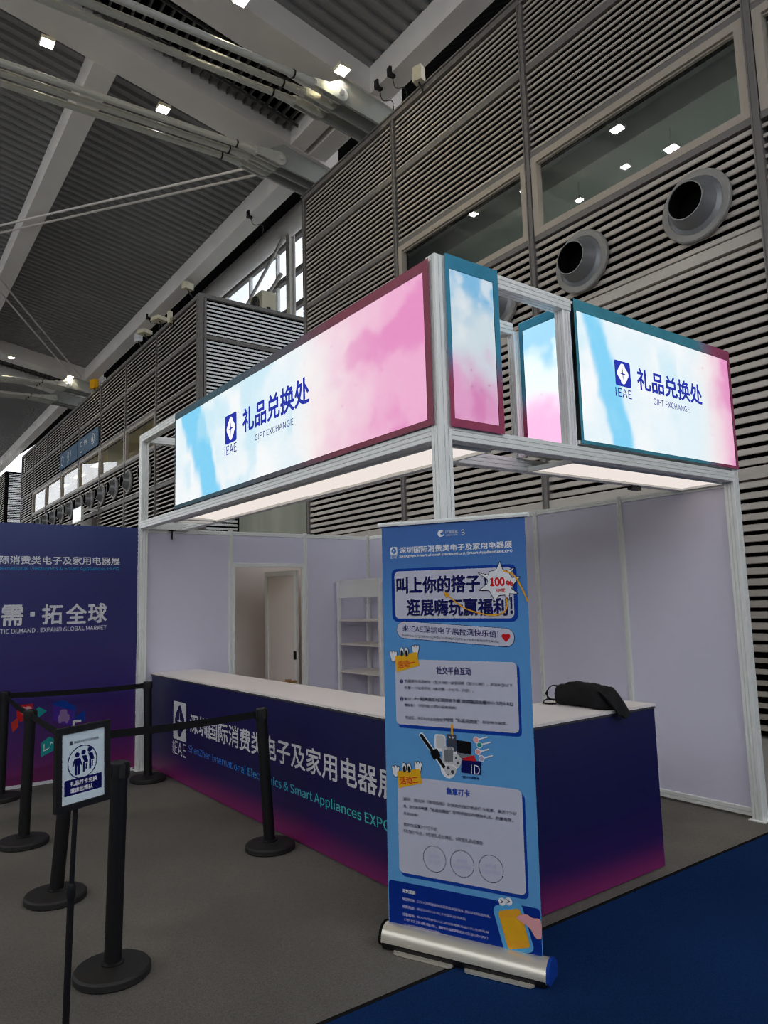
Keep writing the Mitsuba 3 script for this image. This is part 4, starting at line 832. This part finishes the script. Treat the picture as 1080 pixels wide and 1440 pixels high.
BP('red_card', poly((41.2, 90.8), (47.4, 92.8), (48.4, 90.0), (42.0, 88.4)), 'p_red', 6); BP('navy_card', poly((41.0, 90.0), (50.8, 90.2), (50.4, 84.2), (40.6, 84.4)), 'p_navy', 7)
BP('card_letters', text('ID', 45.6, 50.0, 84.2, 88.4, cjk=False, size=96), 'p_white', 8)
for cx, cy, ink in ((48.6, 99.8, 'p_pink'), (50.2, 97.6, 'p_teal'), (49.4, 94.4, 'p_pink'), (51.0, 91.6, 'p_lilac')):
    BP('keyring_tail', stroke([(cx+1.2, cy+.3), (cx+5.4, cy+1.7)], .6), 'p_white', 4); BP('keyring', disc(cx, cy, 1.5), 'p_white', 4); BP('keyring_charm', disc(cx, cy, 1.15), ink, 5)
# rules panel
BP('rules_panel', P2(rrect(.4, 76.0, 6, 30.2, 1.8)), 'p_deep', 1)
BP('rules_heading', text('兑奖规则', 7.9, 14.9, 25.5, 27.2, 64, 2), 'p_white', 3)
for s, x0, x1, y0, y1, bd in (('领奖时间:', 7.8, 14.6, 21.9, 23.4, 2), ('工作人员根据抽奖结果现场发放奖品, 请以实际到场为准。', 15.6, 52.8, 22.0, 23.4, 0), ('领奖地点:', 7.7, 14.5, 18.5, 20.0, 2), ('每日10:00-16:00, 9号馆礼品兑换处', 15.5, 40.7, 18.7, 20.0, 0), ('注意事项:', 7.6, 14.4, 15.0, 16.4, 2), ('每人仅可参与以上活动各领取礼品1次, 先到先得', 15.4, 51.7, 15.2, 16.4, 0), ('（不可兑换现金, 最终解释权归主办方）', 8.5, 51.2, 12.6, 14.0, 0), ('注: 本次活动解释权归主办方所有', 8.4, 27.3, 10.2, 11.6, 0)):
    BP('rules_line', text(s, x0, x1, y0, y1, 48, max(bd, 1)), 'p_lilac', 3)
ph = affinity.rotate(rrect(56.2, 70.4, 9.6, 30.0, 2.6), 16, origin=(63.3, 19.8)); scr = affinity.rotate(rrect(58.2, 69.0, 11.6, 27.6, 1.4), 16, origin=(63.3, 19.8))
BP('cartoon_phone', ph, 'p_sky', 4); BP('cartoon_phone_screen', scr, 'p_orange', 5); BP('cartoon_screen_glow', affinity.scale(scr, .8, .55).buffer(.3), 'p_yellow', 6)
for cx, cy in ((58.6, 30.3), (61.7, 30.9)):
    BP('cartoon_eye', disc(cx, cy, 1.7), 'p_white', 6); BP('cartoon_eye_line', P2(stroke([(cx-.8, cy+.7), (cx+.4, cy), (cx-.7, cy-.6)], .35)), 'p_black', 7)
BP('cartoon_hand', Polygon(smooth_line([(64.8, 24.6), (66.2, 25.8), (69.4, 27.0), (72.6, 26.0), (76.1, 25.6), (76.1, 18.6), (73.6, 18.0), (71.4, 21.0), (69.4, 22.4), (67.0, 23.6), (64.8, 24.6)])).buffer(0), 'p_pink', 7)
# cassette base, top rail, pole, feet
nB = np.cross(U, Vv)       # points to the viewer
def along(poly_, u0, u1, key, bsdf, smooth=35, label=None):
    m = trimesh.creation.extrude_polygon(poly_, u1-u0, engine='earcut'); v = m.vertices.copy()
    Pw = A+np.outer(v[:, 2]+u0, U)+np.outer(v[:, 0], nB)+np.outer(v[:, 1]-.09, [0, 0, 1.0]); m.vertices = Pw; m.fix_normals(); add(k+'__'+key, m, bsdf, smooth=smooth, label=label)
zofs = 0.0
mat('m_chrome', L(226, 220, 204), .32, .6)
body = Polygon([(-.055, .02), (.05, .02), (.062, .035), (.06, .06), (.05, .085), (.03, .102), (.0, .108), (-.03, .1), (-.05, .08), (-.06, .05)])
along(body, -.012, .792, 'base_shell', 'm_chrome', label='brushed metal cassette base')
along(Polygon([(-.055, .008), (.058, .008), (.064, .02), (.064, .036), (.052, .03), (-.055, .03)]), -.005, .785, 'base_underside', 'm_black')
along(body.buffer(.003), -.024, -.012, 'end_cap', 'p_black'); along(body.buffer(.003), .792, .806, 'end_cap', 'p_royal', label='blue end cap')
for u0, u1 in ((.06, .36), (.42, .74)):
    foot = affinity.scale(rrect(0, u1-u0, .0, .05, .02), 1, 1); m = extr(foot, .01); v = m.vertices.copy()
    m.vertices = A+np.outer(v[:, 0]+u0, U)+np.outer(v[:, 1]+.034, nB)+np.outer(v[:, 2]-.09+.004-u0*0, [0, 0, 1.0]); m.fix_normals(); m.vertices[:, 2] = np.maximum(m.vertices[:, 2]*1, -.004+(v[:, 2]+.004)); add(k+'__foot', m, 'm_chrome')
rail = Polygon([(-.012, 2.025), (.012, 2.025), (.014, 2.035), (.01, 2.045), (-.01, 2.045), (-.014, 2.035)])
m = trimesh.creation.extrude_polygon(rail, .80, engine='earcut'); v = m.vertices.copy(); base = A-.09*Vv
m.vertices = base+np.outer(v[:, 2]-.018, U)+np.outer(v[:, 0], nB)+np.outer(v[:, 1], Vv); m.fix_normals(); add(k+'__top_rail', m, 'm_alu')
pc = base+U*.38-nB*.03; add(k+'__back_pole', tube([pc+Vv*.1, pc+Vv*2.03], .012, 8), 'm_alu')

# ------------------------------------------------------------------ stanchions and belts
base_m = lathe([(0, 0), (.16, 0), (.168, .008), (.168, .032), (.160, .042), (.12, .048), (.05, .055), (.0, .055)], 36)
post_m = lathe([(0, .05), (.050, .05), (.050, .06), (.038, .066), (.038, .865), (0, .865)], 22)
head_m = lathe([(0, .858), (.041, .858), (.042, .862), (.042, .925), (.038, .935), (0, .935)], 22)
slot_m = [box(-.012, .012, .036, .046, .868, .925), box(-.012, .012, -.046, -.036, .868, .925), box(.036, .046, -.012, .012, .868, .925), box(-.046, -.036, -.012, .012, .868, .925)]
ST = [mikit.ply(base_m, 'm_blackrubber', smooth=30), mikit.ply(post_m, 'm_black', smooth=30), mikit.ply(head_m, 'm_black', smooth=30), *[mikit.ply(q_, 'm_blackrubber') for q_ in slot_m]]
_rt = np.array([.805, -.593, 0])
def stanchion(x, y, lean, words):
    k = thing('stanchion', words, 'stanchion'); ax = np.cross([0, 0, 1.0], _rt)
    M = T().translate([x, y, 0]); R = T().rotate(ax.tolist(), lean) if abs(lean) > .01 else T()
    for part, d in zip(('base', 'post', 'belt_head')+('belt_head__belt_slot',)*4, ST): add(f'{k}__{part}', d, None, to_world=M if part == 'base' else M @ R)
    th = math.radians(lean); top = np.array([x, y, 0])+_rt*math.sin(th)*.897+np.array([0, 0, math.cos(th)*.897]); return top
A_ = stanchion(-.046, 4.39, -.9, 'black belt stanchion next to the left end of the counter')
B_ = stanchion(-.053, 1.849, -3.6, 'black belt stanchion leaning left in front of the counter title')
C_ = stanchion(-1.284, 4.596, .6, 'black belt stanchion cut by the left picture edge, nearest the backdrop')
D_ = stanchion(-1.357, 3.096, 1.2, 'black belt stanchion left of the framed sign in front of the backdrop')
E_ = stanchion(-1.40, 1.891, 4.2, 'black belt stanchion leaning right directly behind the framed sign')
F_ = stanchion(-1.394, .789, 1.0, 'nearest black stanchion without a belt, right of the framed sign pole')
def belt(p, q, words, sag=.012, w=.047):
    k = thing('barrier_belt', words, 'belt'); d = (q-p)/np.linalg.norm(q-p); p, q = p+d*.043, q-d*.043
    t = np.linspace(0, 1, 9); c = p+np.outer(t, q-p); c[:, 2] -= sag*4*t*(1-t); s = np.cross(d, [0, 0, 1.0]); s /= np.linalg.norm(s); V = []; F = []
    for i in range(9):
        for a, b in ((1, 1), (1, -1), (-1, -1), (-1, 1)): V.append(c[i]+a*s*.001+b*np.array([0, 0, w/2]))
    for i in range(8):
        for j in range(4):
            a, b, cc, dd = i*4+j, i*4+(j+1) % 4, (i+1)*4+(j+1) % 4, (i+1)*4+j; F += [[a, b, cc], [a, cc, dd]]
    m = trimesh.Trimesh(V, F, process=False); m.fix_normals(); add(k+'__webbing', m, 'm_belt')
    e_ = trimesh.creation.box(extents=(.012, .02, w+.006)); ang_ = math.atan2(d[1], d[0]); e_.apply_transform(trimesh.transformations.rotation_matrix(ang_, (0, 0, 1))); e_.apply_translation(q); add(k+'__clip', e_, 'm_black')
belt(C_, A_, 'black belt stretched across the blue backdrop')
belt(C_, D_, 'short black belt between the two stanchions at the left edge')
belt(D_, E_, 'black belt running behind the framed sign')
belt(E_, B_, 'black belt crossing in front of the counter lettering')

# ------------------------------------------------------------------ framed sign on a pole
k = thing('sign_stand', 'black framed queue sign with three figures on a thin black pole', 'sign')
TLc = np.array([-1.793, .188, 1.201]); Us = np.array([.2158, .0716, .0056]); Ws = np.linalg.norm(Us); Us = Us/Ws; Vs = np.array([.008, .0, 1.0]); Vs -= Us*(Us@Vs); Vs /= np.linalg.norm(Vs); Hs = .307
MS = frame_map(TLc-Vs*Hs, Us, Vs)
def sg(x0, x1, y0, y1, z0, z1): m = box(x0, x1, y0, y1, z0, z1); m.apply_transform(MS); return m
fw = .024
for b_ in ((0, Ws, 0, fw), (0, Ws, Hs-fw, Hs), (0, fw, fw, Hs-fw), (Ws-fw, Ws, fw, Hs-fw)): add(k+'__frame', sg(*b_, -.012, .006), 'm_black')
add(k+'__sheet', sg(fw, Ws-fw, fw, Hs-fw, -.008, .0), 'p_sheet' if 'p_sheet' in scene else matte('p_sheet', L(206, 220, 226)))
iw, ih = Ws-2*fw, Hs-2*fw
cm = lambda g: affinity.translate(g, fw, fw)
PR(k+'__sheet', 'header_lettering', cm(P2(text('深圳国际消费类电子及家用电器展', .05, iw-.025, ih-.042, ih-.032, 40), rrect(.032, .044, ih-.045, ih-.03, .002))), MS, 'p_inkgrey')
cx, cy = iw*.48, ih*.56
PR(k+'__sheet', 'ring', cm(disc(cx, cy, .062, q=20).difference(disc(cx, cy, .0585, q=20))), MS, 'p_navy')
def person(x, y, s, full):
    hd = disc(x, y+.037*s, .0095*s)
    if full: bdy = P2(poly((x-.012*s, y+.024*s), (x+.012*s, y+.024*s), (x+.021*s, y-.003*s), (x+.016*s, y-.004*s), (x+.011*s, y+.008*s), (x+.011*s, y-.004*s), (x-.011*s, y-.004*s), (x-.011*s, y+.008*s), (x-.016*s, y-.004*s), (x-.021*s, y-.003*s)), sbox(x-.010*s, y-.038*s, x-.001*s, y-.003*s), sbox(x+.001*s, y-.038*s, x+.010*s, y-.003*s))
    else: bdy = P2(poly((x-.007*s, y+.024*s), (x+.012*s, y+.024*s), (x+.020*s, y-.003*s), (x+.014*s, y-.004*s), (x+.004*s, y-.002*s)), sbox(x-.002*s, y-.038*s, x+.006*s, y+.0*s), sbox(x+.009*s, y-.03*s, x+.014*s, y-.008*s))
    return P2(hd, bdy)
PR(k+'__sheet', 'queue_figures', cm(P2(person(cx-.022, cy-.008, 1, True), person(cx+.004, cy-.002, .98, False), person(cx+.03, cy+.004, .98, False))), MS, 'p_navy')
PR(k+'__sheet', 'caption_band', cm(sbox(.012, .03, iw-.012, .088)), MS, 'p_navy')
PR(k+'__sheet', 'caption_lettering', cm(P2(text('礼品打卡兑换', .035, iw-.032, .062, .081, 96, 3), text('请由此排队', .035, iw-.05, .037, .056, 96, 3))), MS, 'p_white', .002)
px = TLc[:2]+Us[:2]*(Ws*.46); pz = TLc[2]-Hs
pole = np.array([px[0], px[1], 0])+np.array([-.949*0, 0, 0])
pb = pole-np.array([MS[0, 2], MS[1, 2], 0])*.02; foot = pb+np.array([-.02, 0, 0])
add(k+'__pole', tube([foot+[0, 0, .02], pb*.45+foot*.55+np.array([0, 0, .59]), ], .0125, 12), 'm_black', smooth=40)
add(k+'__upper_pole', tube([pb*.45+foot*.55+np.array([0, 0, .58]), pb+np.array([0, 0, pz+.1])], .0095, 12), 'm_black', smooth=40)
add(k+'__collar', tube([pb*.45+foot*.55+np.array([0, 0, z_]) for z_ in (.565, .58, .61, .625)], [.013, .0165, .0165, .012], 12), 'm_black', smooth=40)
bt = lathe([(0, 0), (.14, 0), (.145, .006), (.14, .014), (.03, .02), (0, .02)], 32); bt.apply_translation(foot); add(k+'__base', bt, 'm_black', smooth=35)
